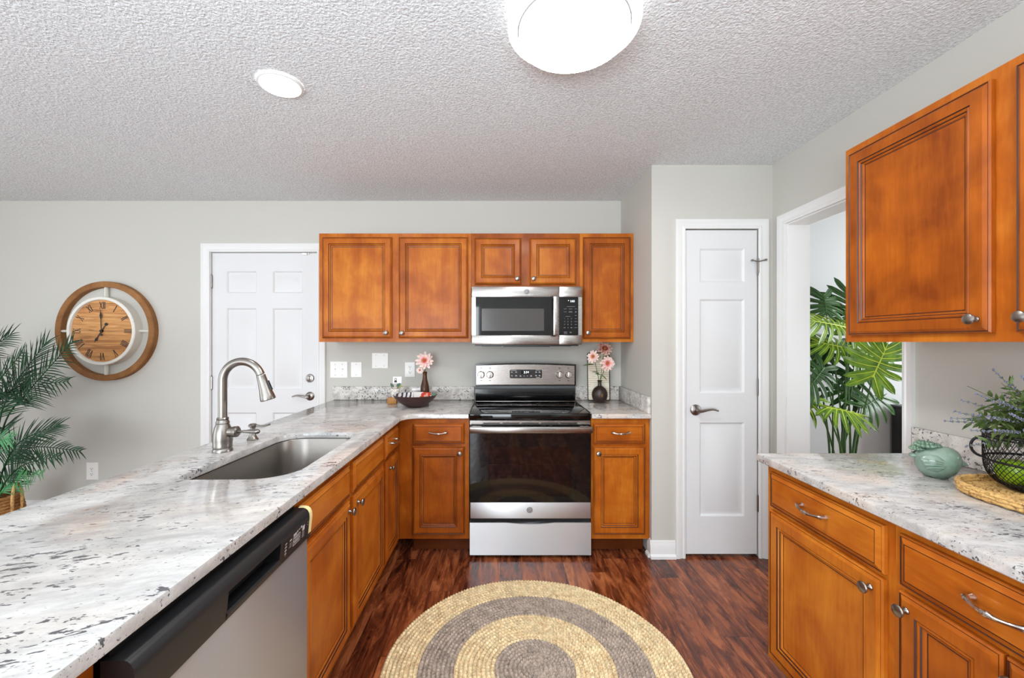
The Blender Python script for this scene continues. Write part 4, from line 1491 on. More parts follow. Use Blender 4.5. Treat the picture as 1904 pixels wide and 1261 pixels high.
# ------------------------------------------------------------------ round braided rug
RUGX, RUGY, RUGR = 0.1426, 1.693, 0.628
m = MB()
pitch = 0.0185
nr = int(RUGR / pitch)
rug_tint = []
for i in range(nr):
    R0 = RUGR - pitch * (i + 0.5)
    if R0 < 0.004:
        break
    nseg = max(6, int(2 * PI * R0 / 0.0165))
    per = 5
    na = nseg * per
    us = (-1.0, -0.62, -0.2, 0.2, 0.62, 1.0)
    mi = 1 if (R0 < 0.166 or 0.334 < R0 < 0.479) else 0
    vs, fs = [], []
    ph0 = random.random()
    shade = [random.uniform(0.66, 1.0) for _ in range(4 * nseg + 9)]
    for a in range(na):
        for u in us:
            # two strands meet in a chevron along the middle of each braid
            ph = a / per + ph0 + 0.55 * abs(u)
            b = 0.5 + 0.5 * math.cos(2 * PI * ph)
            h = 0.0015 + 0.0110 * math.sqrt(max(0.0, 1 - u * u * 0.97)) * (0.22 + 0.78 * b)
            rr = R0 + u * pitch * 0.5 * (0.97 + 0.05 * b)
            th = 2 * PI * (a + 0.10 * math.sin(7 * ph)) / na
            wob = 1 + (0.004 * math.sin(3 * th + 1) + 0.003 * math.sin(7 * th)) * (R0 / RUGR)
            vs.append((rr * wob * math.cos(th), rr * wob * math.sin(th), h))
            q = shade[(int(ph) % nseg) * 2 + (1 if u > 0 else 0)]
            rug_tint.append((q, q * 0.985, q * 0.96, 1))
    k = len(us)
    for a in range(na):
        a2 = (a + 1) % na
        for j in range(k - 1):
            fs.append((a * k + j, a * k + j + 1, a2 * k + j + 1, a2 * k + j))
    if i == 0:
        o = len(vs)
        vs += [(vs[a * k + k - 1][0], vs[a * k + k - 1][1], 0.0) for a in range(na)]
        rug_tint += [(0.8, 0.8, 0.8, 1)] * na
        fs += [(a * k + k - 1, o + a, o + (a + 1) % na, ((a + 1) % na) * k + k - 1) for a in range(na)]
    m.add(vs, fs, mi)
m.lathe([(0.001, 0.0025), (RUGR - 0.012, 0.0025), (RUGR - 0.012, 0.0)], 64, 1)
rug_tint += [(0.8, 0.8, 0.8, 1)] * (len(m.v) - len(rug_tint))
m.tint = rug_tint
o = m.build('round_rug', ['jute', 'jute_grey'], None, None, smooth=0, recalc=False)
for p in o.data.polygons:
    p.use_smooth = True
o.location = (RUGX, RUGY, 0.0)
tag(o, 'round braided jute rug with natural and grey rings on the floor', 'rug')

# ------------------------------------------------------------------ flowers


def leaf_blade(m, base, direc, up, length, width, mi=0, fold=0.25, bend=0.15, n=6):
    """pointed leaf as a folded, bent surface"""
    d = Vector(direc).normalized()
    upv = Vector(up)
    s = d.cross(upv)
    if s.length < 1e-4:
        s = d.orthogonal()
    s.normalize()
    nrm = s.cross(d).normalized()
    b = Vector(base)
    vs, fs = [], []
    for i in range(n + 1):
        t = i / n
        w = width * 0.5 * math.sin(PI * min(1, t * 0.93 + 0.07)) ** 0.8 * (1 - 0.25 * t)
        cpt = b + d * (length * t) - nrm * (bend * length * t * t)
        vs += [cpt - s * w + nrm * (fold * w), cpt, cpt + s * w + nrm * (fold * w)]
    for i in range(n):
        for k in range(2):
            fs.append((i * 3 + k, i * 3 + k + 1, i * 3 + k + 4, i * 3 + k + 3))
    m.add(vs, fs, mi)


def dahlia(parent, cen, facing, rad, inner, outer, layers=3, seed=1, reach=0.30):
    """layered daisy-like bloom; each petal runs from inner to outer colour"""
    rnd = random.Random(seed)
    z = Vector(facing).normalized()
    q = z.to_track_quat('Z', 'Y').to_matrix()
    m = MB()
    tint = []
    for L in range(layers):
        n = 12 - L
        R = rad * (1.0 - 0.20 * L)
        lift = 0.10 + 0.30 * L
        for k in range(n):
            a = 2 * PI * (k + 0.5 * L) / n + rnd.uniform(-0.10, 0.10)
            ll = R * rnd.uniform(0.88, 1.08)
            tilt = lift + rnd.uniform(-0.10, 0.12)
            vs, fs = [], []
            ns = 5
            for i in range(ns + 1):
                t = i / ns
                r = ll * (0.10 + 0.90 * t)
                w = rad * 0.20 * math.sin(PI * (0.16 + 0.74 * t)) ** 0.9
                h = r * math.sin(tilt) * (1 - 0.35 * t)
                cup = 0.35 * w
                for sgn in (-1, 0, 1):
                    p = Vector((r * math.cos(a) - sgn * w * math.sin(a), r * math.sin(a) + sgn * w * math.cos(a), h + (cup if sgn else 0)))
                    vs.append(Vector(cen) + q @ p)
                    f = min(1, max(0, (t - reach) / 0.58)) ** 0.8
                    if sgn == 0:
                        f *= 0.86
                    cc = [inner[j] * (1 - f) + outer[j] * f for j in range(3)]
                    tint.append((*cc, 1.0))
            for i in range(ns):
                for j in range(2):
                    fs.append((i * 3 + j, i * 3 + j + 1, i * 3 + j + 4, i * 3 + j + 3))
            m.add(vs, fs)
    m.tint = tint
    fl = m.build('flower_head', 'petal', parent, None, smooth=60, recalc=False)
    e = MB()
    for k in range(26):
        a, rr = rnd.uniform(0, 2 * PI), rad * 0.17 * math.sqrt(rnd.random())
        p = Vector(cen) + q @ Vector((rr * math.cos(a), rr * math.sin(a), rad * 0.12 + rnd.uniform(0, rad * 0.08)))
        e.ball(p, rad * 0.045, 5)
    e.build('flower_centre', 'pistil', fl)
    return fl


PINK, DEEP, WHITE, BLUSH = c(226, 92, 96), c(132, 38, 36), c(250, 236, 226), c(246, 206, 196)

# bottle vase with one dahlia, behind the bowl
v0 = px(790, 747, 3.09)
r = thing('bottle_vase', 'slim dark brown bottle vase holding one pink dahlia', 'vase', (v0.x, 3.09, CT + 0.0008))
MB().lathe([(0.030, 0), (0.0335, 0.004), (0.0335, 0.085), (0.031, 0.115), (0.023, 0.150), (0.0175, 0.172), (0.0155, 0.200), (0.0165, 0.215), (0.0185, 0.222), (0.0165, 0.225), (0.012, 0.222), (0.012, 0.15)], 32, 0, None, False).build('vase_body', 'walnut', r)
r2 = thing('dahlia', 'single pink and white dahlia standing in the slim bottle vase', 'flower', (v0.x, 3.09, CT + 0.2))
MB().tube(catmull([(0.003, 0, -0.03), (0.002, -0.004, 0.03), (0.001, -0.010, 0.085)], 4), 0.003, 6).build('stem', 'stem', r2)
dahlia(r2, (0.001, -0.018, 0.108), (0.10, -1, 0.35), 0.066, PINK, WHITE, 3, 3)
dahlia(r2, (-0.034, -0.010, 0.038), (-0.3, -1, -0.1), 0.030, BLUSH, WHITE, 2, 5)
m = MB()
leaf_blade(m, (-0.020, -0.005, 0.05), (-1, -0.3, 0.15), (0, -1, 0), 0.036, 0.024)
m.tube([(0.002, -0.002, 0.02), (-0.020, -0.005, 0.05)], 0.0016, 5)
m.build('leaf', 'stem', r2)

# round vase with three dahlias before the lined board
v0 = px(1115, 745, 3.06)
vx, vy = v0.x, 3.06
r = thing('round_vase', 'round dark bronze vase with narrow neck holding three dahlias', 'vase', (vx, vy, CT + 0.0008))
MB().lathe([(0.030, 0), (0.036, 0.003), (0.050, 0.022), (0.0575, 0.052), (0.0555, 0.078), (0.043, 0.103), (0.026, 0.117), (0.0155, 0.124), (0.0135, 0.132), (0.0135, 0.150), (0.0155, 0.158), (0.0190, 0.162), (0.0170, 0.165), (0.0115, 0.160), (0.0110, 0.13)], 36, 0, None, False).build('vase_body', 'gold_leaf', r)
m = MB()
for a0 in (-0.30, 0.02, 0.10):
    a = -PI / 2 + a0
    pts = [(0.0583 * math.cos(a), 0.0583 * math.sin(a), 0.046 + 0.012 * k) for k in range(3)]
    m.tube(pts, [0.0015, 0.003, 0.0012], 6, 0, True, 1.4)
m.build('gilt_marks', 'clock_ring', r)


def stemmed(label, cx, cy, rad, face, inner, outer, seed, leaves, reach=0.34):
    r = thing('dahlia', label, 'flower', (vx, vy, CT + 0.14), 0, 'dahlias in the round vase')
    b = Vector((vx, vy, CT + 0.14))
    e = px(cx, cy, vy - 0.035) - b
    f = Vector(face).normalized()
    tip = e - f * 0.012
    m = MB().tube(catmull([(0.0, 0, 0.0), (tip.x * 0.2, -0.004, 0.04), (tip.x * 0.62, tip.y * 0.6, tip.z * 0.62), tuple(tip)], 5), 0.0024, 6)
    m.build('stem', 'stem', r)
    dahlia(r, e, face, rad, inner, outer, 3, seed, reach)
    m = MB()
    for (lx, ly, tx, ty, wd) in leaves:
        p0, p1 = px(lx, ly, vy - 0.015) - b, px(tx, ty, vy - 0.04) - b
        leaf_blade(m, p0, p1 - p0, (0, -0.6, 0.8), (p1 - p0).length, wd, 0, 0.3, 0.18)
    if leaves:
        m.build('leaf', 'herb', r)


stemmed('darkest red-centred dahlia, topmost in the round vase', 1124, 649, 0.056, (0.05, -0.9, 0.5), DEEP, c(240, 206, 186), 11, [(1122, 663, 1137, 662, 0.016), (1118, 664, 1107, 664, 0.014)], 0.52)
stemmed('dahlia turned aside, over the outer edge of the round vase', 1103, 663, 0.047, (-0.55, -0.8, 0.1), c(214, 120, 90), WHITE, 12, [(1104, 678, 1084, 677, 0.020), (1114, 694, 1101, 689, 0.015)])
stemmed('lowest pink dahlia in the round vase, facing outward', 1129, 676, 0.058, (0.25, -1, 0.05), PINK, WHITE, 13, [(1117, 696, 1130, 706, 0.014), (1107, 695, 1116, 696, 0.02)])

# lined board in a black wire frame, leaning on the backsplash behind the round vase
b0 = px(1092.5, 745, 3.165)
b1 = px(1133, 657, 3.165)
bw_, bh_ = b1.x - b0.x, b1.z - CT
r = thing('framed_board', 'tall cream board in a thin black frame behind the round vase', 'decorative board', ((b0.x + b1.x) / 2, 3.150, CT + 0.0016))
MB().box(-bw_ / 2 + 0.003, bw_ / 2 - 0.003, 0.0, 0.010, 0.004, bh_ - 0.003).build('board', 'board', r)
rp = [(p[0], -0.002, p[1]) for p in rrect(-bw_ / 2, bw_ / 2, 0.003, bh_, 0.012)]
MB().tube(rp + [rp[0]], 0.0032, 8, 0, False).build('wire_frame', 'iron', r)
for o in list(r.children):
    pass
r.rotation_euler = (math.radians(-4), 0, 0)

# ------------------------------------------------------------------ bowl
r = thing('wide_bowl', 'wide dark brown bowl with painted inside on the bar corner', 'bowl', (px(772, 750, 2.86).x, 2.86, CT + 0.0008))
prof_o = [(0.052, 0.0), (0.056, 0.002), (0.075, 0.012), (0.110, 0.037), (0.140, 0.066), (0.1505, 0.084)]
MB().lathe(prof_o + [(0.1485, 0.0845), (0.1475, 0.0835)], 64, 0, None, False).lathe([(0.001, 0.0), (0.052, 0.0)], 32, 0, None, False).build('bowl_shell', 'bowl_out', r)
MB().lathe([(0.001, 0.010), (0.05, 0.012), (0.072, 0.018), (0.107, 0.042), (0.137, 0.070), (0.1478, 0.0838)], 64, 0, None, False).build('painted_inside', 'bowl_in', r)

# little wooden block with a white cup, ivory rose and photo card
q = px(730, 752, 2.99)
r = thing('card_holder', 'small wooden block with white cup, ivory flower and photo card', 'ornament', (q.x, 3.00, CT + 0.0008))
m = MB().box(-0.036, 0.030, -0.022, 0.024, 0.0, 0.046, 0, 0.004)
m.build('wooden_block', 'acacia', r)
m = MB()
cx_ = 0.018
m.lathe([(0.020, 0.046), (0.024, 0.050), (0.031, 0.075), (0.034, 0.105), (0.032, 0.108), (0.029, 0.104), (0.020, 0.055), (0.001, 0.053)], 28, 0, at(cx_, -0.002, 0))
m.build('cup', 'pot_white', r)
m = MB()
rnd = random.Random(8)
for k in range(26):
    a = k * 2.4
    rr = 0.006 + 0.0012 * k
    hgt = 0.128 - 0.00075 * k
    d = Vector((math.cos(a), math.sin(a) , 0.9 - 0.05 * k))
    leaf_blade(m, (cx_ + rr * 0.5 * math.cos(a), -0.012 + rr * 0.4 * math.sin(a), hgt - 0.020), d, (0, 0, 1), 0.026, 0.026, 0, 0.5, -0.2, 4)
m.build('ivory_flower', 'rose_white', r)
m = MB()
leaf_blade(m, (cx_ - 0.012, -0.005, 0.112), (-0.55, -0.1, 1), (0, -1, 0.2), 0.044, 0.026)
leaf_blade(m, (cx_ + 0.010, -0.005, 0.116), (0.75, -0.1, 0.95), (0, -1, 0.2), 0.050, 0.026)
m.build('leaf', 'eucalyptus', r)
m = MB()
for p in ((0.052, 0.124), (0.056, 0.132), (0.044, 0.118), (0.060, 0.126)):
    m.ball((cx_ + p[0] - 0.012, -0.010, p[1]), 0.0042, 6)
    m.tube([(cx_ + 0.012, -0.006, 0.108), (cx_ + p[0] - 0.012, -0.010, p[1])], 0.0008, 4)
m.build('yellow_buds', 'yellow', r)
m = MB().box(-0.012 + cx_ - 0.005, 0.050 + cx_ - 0.005, -0.004, -0.003, 0.148, 0.196)
cardo = m.build('photo_card', 'card', r)
m = MB()
X0, Z0 = cx_ + 0.002, 0.154
m.prism([(X0 - 0.010, Z0), (X0 + 0.010, Z0), (X0 + 0.009, Z0 + 0.013), (X0 + 0.003, Z0 + 0.017), (X0 - 0.003, Z0 + 0.017), (X0 - 0.009, Z0 + 0.013)], -0.0046, -0.004)
m.prism(arc(X0, Z0 + 0.0235, 0.0085, 0, 360, 16)[:-1], -0.0046, -0.004)
m.build('portrait_dark', 'numeral', cardo)
m = MB().prism([(X0 + 0.0048 * math.cos(t), Z0 + 0.0225 + 0.0062 * math.sin(t)) for t in [2 * PI * k / 14 for k in range(14)]], -0.0050, -0.0046)
m.build('portrait_face', 'rose_white', cardo)
MB().tube([(cx_ + 0.012, -0.002, 0.05), (cx_ + 0.012, -0.002, 0.15)], 0.0014, 6).build('card_pick', 'iron', r)

# ------------------------------------------------------------------ palm in the basket, beyond the bar


def frond(name, parent, org, pts, matk, nleaf, leaf_len, start=0.35, flat=(0, -1, 0.25), seed=1):
    """one feather frond: a curved stalk with two rows of narrow leaflets"""
    rnd = random.Random(seed)
    p = catmull([Vector(q) - org for q in pts], 10)
    m = MB()
    k = len(p) - 1
    m.tube(p, [0.0055 * (1 - 0.8 * i / k) + 0.0008 for i in range(k + 1)], 6)
    fl = Vector(flat).normalized()
    for i in range(nleaf):
        t = start + (1 - start) * (i + 0.5) / nleaf
        f = t * k
        a = min(int(f), k - 1)
        pos = p[a].lerp(p[a + 1], f - a)
        tan = (p[a + 1] - p[a]).normalized()
        side = tan.cross(fl).normalized()
        for sg in (-1, 1):
            s = (t - start) / (1 - start)
            ln = leaf_len * (0.55 + 0.9 * s - 1.05 * s * s + 0.2 * (1 - s)) * rnd.uniform(0.88, 1.1)
            opening = 0.95 - 0.60 * s
            d = (tan * (1.0 - 0.30 * opening) + side * sg * opening + fl * rnd.uniform(-0.10, 0.25)).normalized()
            nrm = d.cross(fl.cross(d)).normalized() if abs(d.dot(fl)) < 0.98 else fl
            w = d.cross(fl).normalized()
            vs = []
            n = 4
            for j in range(n + 1):
                u = j / n
                wd = 0.0052 * (1 - u) ** 0.6 * min(1.0, 0.5 + 2.5 * u)
                cpt = pos + d * (ln * u) + Vector((0, 0, -1)) * (0.16 * ln * u * u)
                vs += [cpt - w * wd, cpt + fl * wd * 0.35, cpt + w * wd]
            fs = []
            for j in range(n):
                for q in range(2):
                    fs.append((j * 3 + q, j * 3 + q + 1, j * 3 + q + 4, j * 3 + q + 3))
            m.add(vs, fs)
    return m.build(name, matk, parent, None, smooth=60, recalc=False)


PY = 2.72
pb = px(-22, 1000, PY)
porg = Vector((pb.x, PY, 0.0))
rb = thing('wicker_basket', 'woven basket pot on the floor beyond the bar, holding the palm', 'basket', porg)
m = MB()
for k in range(17):
    z = 0.012 + 0.019 * k
    R0 = 0.135 + 0.022 * math.sin(PI * min(1, k / 16)) + 0.002 * k / 16
    pts = [(R0 * math.cos(2 * PI * q / 56), R0 * math.sin(2 * PI * q / 56), z + 0.0016 * math.sin(14 * 2 * PI * q / 56 + PI * k)) for q in range(57)]
    m.tube(pts, [0.0115 * (1 + 0.10 * math.cos(28 * 2 * PI * q / 56 + PI * k)) for q in range(57)], 7, 0, False)
m.lathe([(0.001, 0.004), (0.135, 0.004)], 40, 0, None, False)
m.build('woven_side', 'wicker', rb, None, recalc=False)
m = MB()
for a0 in (0.15, 0.15 + PI):
    ca, sa = math.cos(a0), math.sin(a0)
    pts = catmull([(0.160 * ca - 0.03 * sa, 0.160 * sa + 0.03 * ca, 0.20), (0.165 * ca - 0.03 * sa, 0.165 * sa + 0.03 * ca, 0.34), (0.160 * ca, 0.160 * sa, 0.405), (0.165 * ca + 0.03 * sa, 0.165 * sa - 0.03 * ca, 0.34), (0.160 * ca + 0.03 * sa, 0.160 * sa - 0.03 * ca, 0.20)], 6)
    m.tube(pts, 0.009, 8)
m.build('basket_handle', 'seagrass', rb)
MB().lathe([(0.001, 0.27), (0.138, 0.27)], 36, 0, None, False).build('soil', 'walnut', rb)
rp_ = thing('potted_palm', 'dark green feathery palm standing in the woven basket', 'potted plant', porg + Vector((0, 0, 0.272)))
org = porg + Vector((0, 0, 0.272))
m = MB()
for dx, dy, h in ((0.0, 0.0, 0.30), (0.030, 0.02, 0.22), (-0.035, 0.01, 0.26)):
    m.tube([(dx, dy, 0.0), (dx, dy, 0.05), (dx * 1.2, dy, h)], [0.016, 0.014, 0.009], 8)
m.build('trunk', 'stalk', rp_)


def P(x, y, d=0.0):
    return px(x, y, PY + d)


fr = [
    ('palm', 31, 0.27, 0.50, [P(-16, 930), P(8, 790), P(58, 722), P(136, 634, -0.10)], 1),
    ('palm', 34, 0.30, 0.42, [P(-20, 930), P(-4, 800), P(20, 728), P(86, 636, 0.06)], 2),
    ('palm', 31, 0.28, 0.40, [P(-26, 930), P(-30, 800), P(-16, 730), P(42, 655, -0.18)], 3),
    ('palm', 29, 0.25, 0.38, [P(-20, 930), P(-24, 800), P(20, 726), P(128, 709, -0.2)], 4),
    ('palm', 29, 0.28, 0.45, [P(-30, 930), P(-70, 780), P(-52, 680), P(20, 622, 0.0)], 5),
    ('palm', 29, 0.22, 0.34, [P(-10, 935), P(8, 868), P(40, 820), P(110, 790, 0.05)], 6),
    ('palm', 29, 0.21, 0.36, [P(-10, 935), P(12, 862), P(64, 832), P(150, 839, -0.15)], 7),
    ('palm', 29, 0.20, 0.32, [P(-8, 938), P(10, 896), P(46, 864), P(114, 848, -0.2)], 8),
    ('palm_light', 24, 0.18, 0.30, [P(-8, 940), P(4, 914), P(30, 893), P(80, 880, -0.35)], 9),
    ('palm_light', 17, 0.16, 0.40, [P(-30, 930, -0.2), P(-34, 860, -0.3), P(-14, 824, -0.35), P(22, 814, -0.4)], 10),
    ('palm', 26, 0.24, 0.40, [P(-26, 930), P(-60, 860), P(-110, 800), P(-180, 780, 0.0)], 11),
    ('palm', 26, 0.26, 0.40, [P(-26, 930), P(-80, 820), P(-140, 700), P(-190, 660, -0.1)], 12),
    ('palm', 20, 0.20, 0.36, [P(-14, 935), P(-2, 850), P(4, 800), P(24, 788, 0.15)], 13),
]
for mk, nl, ll, st, pts, sd_ in fr:
    frond('frond', rp_, org, pts, mk, nl, ll, st, (0.1, -1, 0.3), sd_)

# ------------------------------------------------------------------ tall split-leaf plant in the room beyond the doorway


def split_leaf(parent, base, tip, nrm, width, lobes, matk, seed, droop=0.12):
    """deeply cut leaf: fingers leave the middle rib on both sides; ribs are pale"""
    rnd = random.Random(seed)
    b, e = Vector(base), Vector(tip)
    L = (e - b).length
    d = (e - b).normalized()
    nn = Vector(nrm)
    nn = (nn - d * nn.dot(d)).normalized()
    s = d.cross(nn).normalized()
    m, ve = MB(), MB()

    def pt(u, v, lift=0.0):
        """u along the rib, v across, both in metres"""
        return b + d * u + s * v + nn * (lift - droop * (v * v) / max(width, 0.01) * 2.2 - droop * 0.5 * u * u / L)
    # heart of the leaf along the rib
    vs, fs = [], []
    ns = 12
    for i in range(ns + 1):
        t = i / ns
        w = width * 0.34 * math.sin(PI * min(1.0, 0.22 + 0.78 * t)) ** 0.8 * (1 - 0.45 * t)
        u = L * (t * 1.0 - 0.04)
        vs += [pt(u, -w), pt(u, -w * 0.5), pt(u, 0, -0.003), pt(u, w * 0.5), pt(u, w)]
    for i in range(ns):
        for k in range(4):
            fs.append((i * 5 + k, i * 5 + k + 1, i * 5 + k + 6, i * 5 + k + 5))
    m.add(vs, fs)
    ve.tube([pt(L * t / 8, 0, 0.001) for t in range(9)], [0.0052 * (1 - 0.7 * t / 8) for t in range(9)], 6)
    ve.tube([pt(L * t / 8, 0, -0.004) for t in range(9)], [0.0040 * (1 - 0.7 * t / 8) for t in range(9)], 6)
    for sg in (-1, 1):
        for k in range(lobes):
            t = (k + 0.35) / lobes
            a = math.radians(148 - 122 * t + rnd.uniform(-5, 5))
            ln = width * (0.72 + 0.42 * math.sin(PI * (0.12 + 0.75 * t))) * rnd.uniform(0.9, 1.08)
            u0 = L * (0.02 + 0.80 * t)
            du, dv = math.cos(a), math.sin(a) * sg
            bu, bv = 0.35 * sg * 0, 0
            vs, fs = [], []
            n = 7
            wid = width * 0.098 * rnd.uniform(0.9, 1.15)
            off = rnd.uniform(0.0003, 0.0022)
            spine = []
            for j in range(n + 1):
                q = j / n
                curve = 0.22 * ln * q * q
                u = u0 + du * ln * q + curve * (1.0 if t > 0.2 else 0.3)
                v = dv * ln * q
                wv = wid * (0.75 + 0.55 * math.sin(PI * q * 0.9)) * (1.0 if q < 0.75 else max(0.06, math.cos((q - 0.75) / 0.25 * PI / 2) ** 0.7))
                wave = 0.10 * wid * math.sin(9 * q + seed + k)
                nu, nv = -dv, du
                for c_ in (-1, -0.5, 0, 0.5, 1):
                    vs.append(pt(u + nu * (wv * c_ + wave), v + nv * (wv * c_ + wave), off - (0.004 if c_ == 0 else 0)))
                spine.append((u, v))
            for j in range(n):
                for c_ in range(4):
                    fs.append((j * 5 + c_, j * 5 + c_ + 1, j * 5 + c_ + 6, j * 5 + c_ + 5))
            m.add(vs, fs)
            ve.tube([pt(u, v, off + 0.0005) for u, v in spine[:-1]], [0.0030 * (1 - 0.8 * j / n) + 0.0004 for j in range(n)], 5)
            ve.tube([pt(u, v, off - 0.0055) for u, v in spine[:-1]], [0.0022 * (1 - 0.8 * j / n) + 0.0004 for j in range(n)], 5)
    lf = m.build('leaf', matk, parent, None, smooth=70, recalc=False)
    ve.build('leaf_veins', 'vein' if matk == 'philo' else 'stem', lf)
    return lf


HY = 2.74
hb = px(1566, 1000, HY)
horg = Vector((hb.x, HY, 0.0))
r = thing('plant_pot', 'low dark pot of the split-leaf plant beyond the doorway', 'plant pot', horg)
MB().lathe([(0.11, 0), (0.115, 0.004), (0.145, 0.24), (0.150, 0.25), (0.142, 0.25), (0.135, 0.22), (0.001, 0.21)], 36, 0, None, False).build('pot_shell', 'graphite', r)
rh = thing('split_leaf_plant', 'tall split-leaf plant with long green stems beyond the doorway', 'potted plant', horg + Vector((0, 0, 0.21)))
org = horg + Vector((0, 0, 0.21))


def H(x, y, d=0.0):
    return px(x, y, HY + d) - org


leaves = [
    # foot of the leaf, its tip, facing, width, lobes, material
    ((1622, 702, -0.10), (1655, 634, -0.13), (-0.15, -1, 0.35), 0.185, 7, 'philo', 0.10),
    ((1572, 609, 0.00), (1502, 590, -0.10), (0.1, -1, 0.75), 0.130, 7, 'philo', 0.18),
    ((1536, 582, 0.08), (1533, 542, 0.16), (0.0, -0.8, 0.9), 0.150, 6, 'philo_dark', 0.20),
    ((1532, 684, -0.02), (1500, 728, -0.08), (-0.1, -1, 0.3), 0.130, 6, 'philo_dark', 0.12),
    ((1536, 758, -0.12), (1608, 768, -0.20), (0.1, -0.55, 1), 0.115, 7, 'philo', 0.30),
    ((1603, 758, -0.04), (1656, 730, 0.02), (0.2, -1, 0.5), 0.150, 6, 'philo_dark', 0.20),
    ((1574, 648, 0.02), (1512, 632, 0.05), (0.1, -1, 0.6), 0.120, 7, 'philo', 0.20),
    ((1600, 742, 0.10), (1540, 712, 0.14), (0.0, -1, 0.5), 0.125, 6, 'philo_dark', 0.18),
    ((1592, 668, 0.05), (1646, 640, 0.12), (0.0, -1, 0.4), 0.150, 7, 'philo', 0.12),
    ((1584, 600, 0.10), (1586, 536, 0.16), (0.0, -0.9, 0.6), 0.150, 7, 'philo_dark', 0.20),
    ((1584, 620, 0.06), (1626, 570, 0.10), (0.0, -1, 0.5), 0.150, 7, 'philo', 0.15),
    ((1518, 740, -0.02), (1480, 772, -0.10), (0.0, -0.7, 0.9), 0.110, 6, 'philo', 0.25),
    ((1512, 640, 0.10), (1470, 660, 0.10), (0.0, -1, 0.5), 0.130, 6, 'philo_dark', 0.2),
    ((1548, 640, 0.12), (1520, 690, 0.18), (0.0, -1, 0.2), 0.120, 6, 'philo_dark', 0.2),
    ((1610, 690, 0.16), (1560, 700, 0.20), (0.0, -1, 0.3), 0.120, 6, 'philo_dark', 0.15),
]
ro = random.Random(2)
for k, (b_, t_, nr_, wd, lb, mk, dp) in enumerate(leaves):
    split_leaf(rh, H(*b_), H(*t_), nr_, wd, lb, mk, k + 3, dp)
    bb = H(*b_)
    a = ro.uniform(0, 2 * PI)
    foot = Vector((0.05 * math.cos(a), 0.05 * math.sin(a), -0.02))
    mid = foot.lerp(bb, 0.45) + Vector(((bb.x - foot.x) * -0.16, (bb.y - foot.y) * -0.2, 0.06))
    m = MB().tube(catmull([foot, mid, bb], 10), [0.0085 - 0.005 * i / 20 for i in range(21)], 7)
    m.build('stem', 'stem', rh)
# dark narrow furniture edge seen past the plant
q = px(1664, 800, 3.0)
r = thing('side_cabinet', 'dark low furniture beyond the doorway, mostly hidden by the casing', 'furniture', (3.245, 3.06, 0))
m = MB().box(-0.24, 0.24, -0.12, 0.12, 0.10, 0.84, 0, 0.006)
m.build('cabinet_body', 'graphite', r)
m = MB()
for sx in (-1, 1):
    for sy in (-1, 1):
        m.box(sx * 0.21 - 0.015, sx * 0.21 + 0.015, sy * 0.09 - 0.015, sy * 0.09 + 0.015, 0, 0.10)
m.build('feet', 'graphite', r)
MB().box(-0.25, 0.25, -0.13, 0.13, 0.84, 0.86, 0, 0.004).build('cabinet_top', 'graphite', r)

# ------------------------------------------------------------------ ceramic bird with succulents on the right counter
bq = px(1748, 890, 1.365)
r = thing('bird_planter', 'glazed sage green ceramic bird carrying a succulent on its back', 'ornament', (bq.x, 1.375, CT + 0.0008), math.radians(-32))
r.scale = (0.82, 0.94, 1.02)
# in its own space the bird looks along +x; the body is one smooth shape ringed along x
rings_ = [(-0.066, 0.052, 0.004, 0.006), (-0.063, 0.050, 0.018, 0.022), (-0.052, 0.046, 0.036, 0.036), (-0.034, 0.045, 0.048, 0.044), (-0.012, 0.047, 0.054, 0.048), (0.010, 0.049, 0.054, 0.050),
          (0.030, 0.051, 0.050, 0.049), (0.046, 0.053, 0.042, 0.043), (0.058, 0.056, 0.031, 0.033), (0.066, 0.058, 0.019, 0.021), (0.070, 0.058, 0.006, 0.008)]
m = MB()
vs, fs = [], []
ns = 28
for x, zc_, ry, rz in rings_:
    for k in range(ns):
        w = 2 * PI * k / ns
        zz = zc_ + rz * math.sin(w)
        vs.append((x, ry * math.cos(w), max(0.0, zz if zz > 0.004 else 0.0)))
for i in range(len(rings_) - 1):
    for k in range(ns):
        k2 = (k + 1) % ns
        fs.append((i * ns + k, i * ns + k2, (i + 1) * ns + k2, (i + 1) * ns + k))
fs += [tuple(range(ns - 1, -1, -1)), tuple((len(rings_) - 1) * ns + k for k in range(ns))]
m.add(vs, fs)
body = m.build('bird_body', 'celadon', r, None, smooth=80)
for sg in (-1, 1):
    m = MB()
    wing = [(-0.060, 0.060, 0.004), (-0.050, 0.056, 0.018), (-0.032, 0.052, 0.026), (-0.012, 0.050, 0.026), (0.006, 0.050, 0.016), (0.014, 0.051, 0.003)]
    vs, fs = [], []
    for x, zc_, rz in wing:
        for k in range(9):
            w = PI * (k / 8 - 0.5)
            yb = 0.050 - abs(x + 0.015) * 0.18
            vs.append((x, sg * (yb + 0.0105 * math.cos(w)), zc_ + rz * math.sin(w)))
    for i in range(len(wing) - 1):
        for k in range(8):
            fs.append((i * 9 + k, i * 9 + k + 1, (i + 1) * 9 + k + 1, (i + 1) * 9 + k))
    m.add(vs, fs)
    for q in range(4):
        m.tube(catmull([(-0.058 + 0.004 * q, sg * 0.0535, 0.064 - 0.010 * q), (-0.030, sg * 0.0605, 0.066 - 0.009 * q), (0.002, sg * 0.0600, 0.060 - 0.006 * q)], 4), 0.0022, 6)
    m.build('wing', 'celadon', body, None, smooth=70)
m = MB().lathe([(0.012, 0), (0.008, 0.010), (0.003, 0.020), (0.0005, 0.024)], 14, 0, at(0.066, 0, 0.054, Matrix.Rotation(math.radians(108), 4, 'Y')))
m.build('beak', 'celadon', body)
m = MB()
for sg in (-1, 1):
    m.ball((0.050, sg * 0.031, 0.072), 0.0055, 6)
m.build('eye', 'succulent', body)
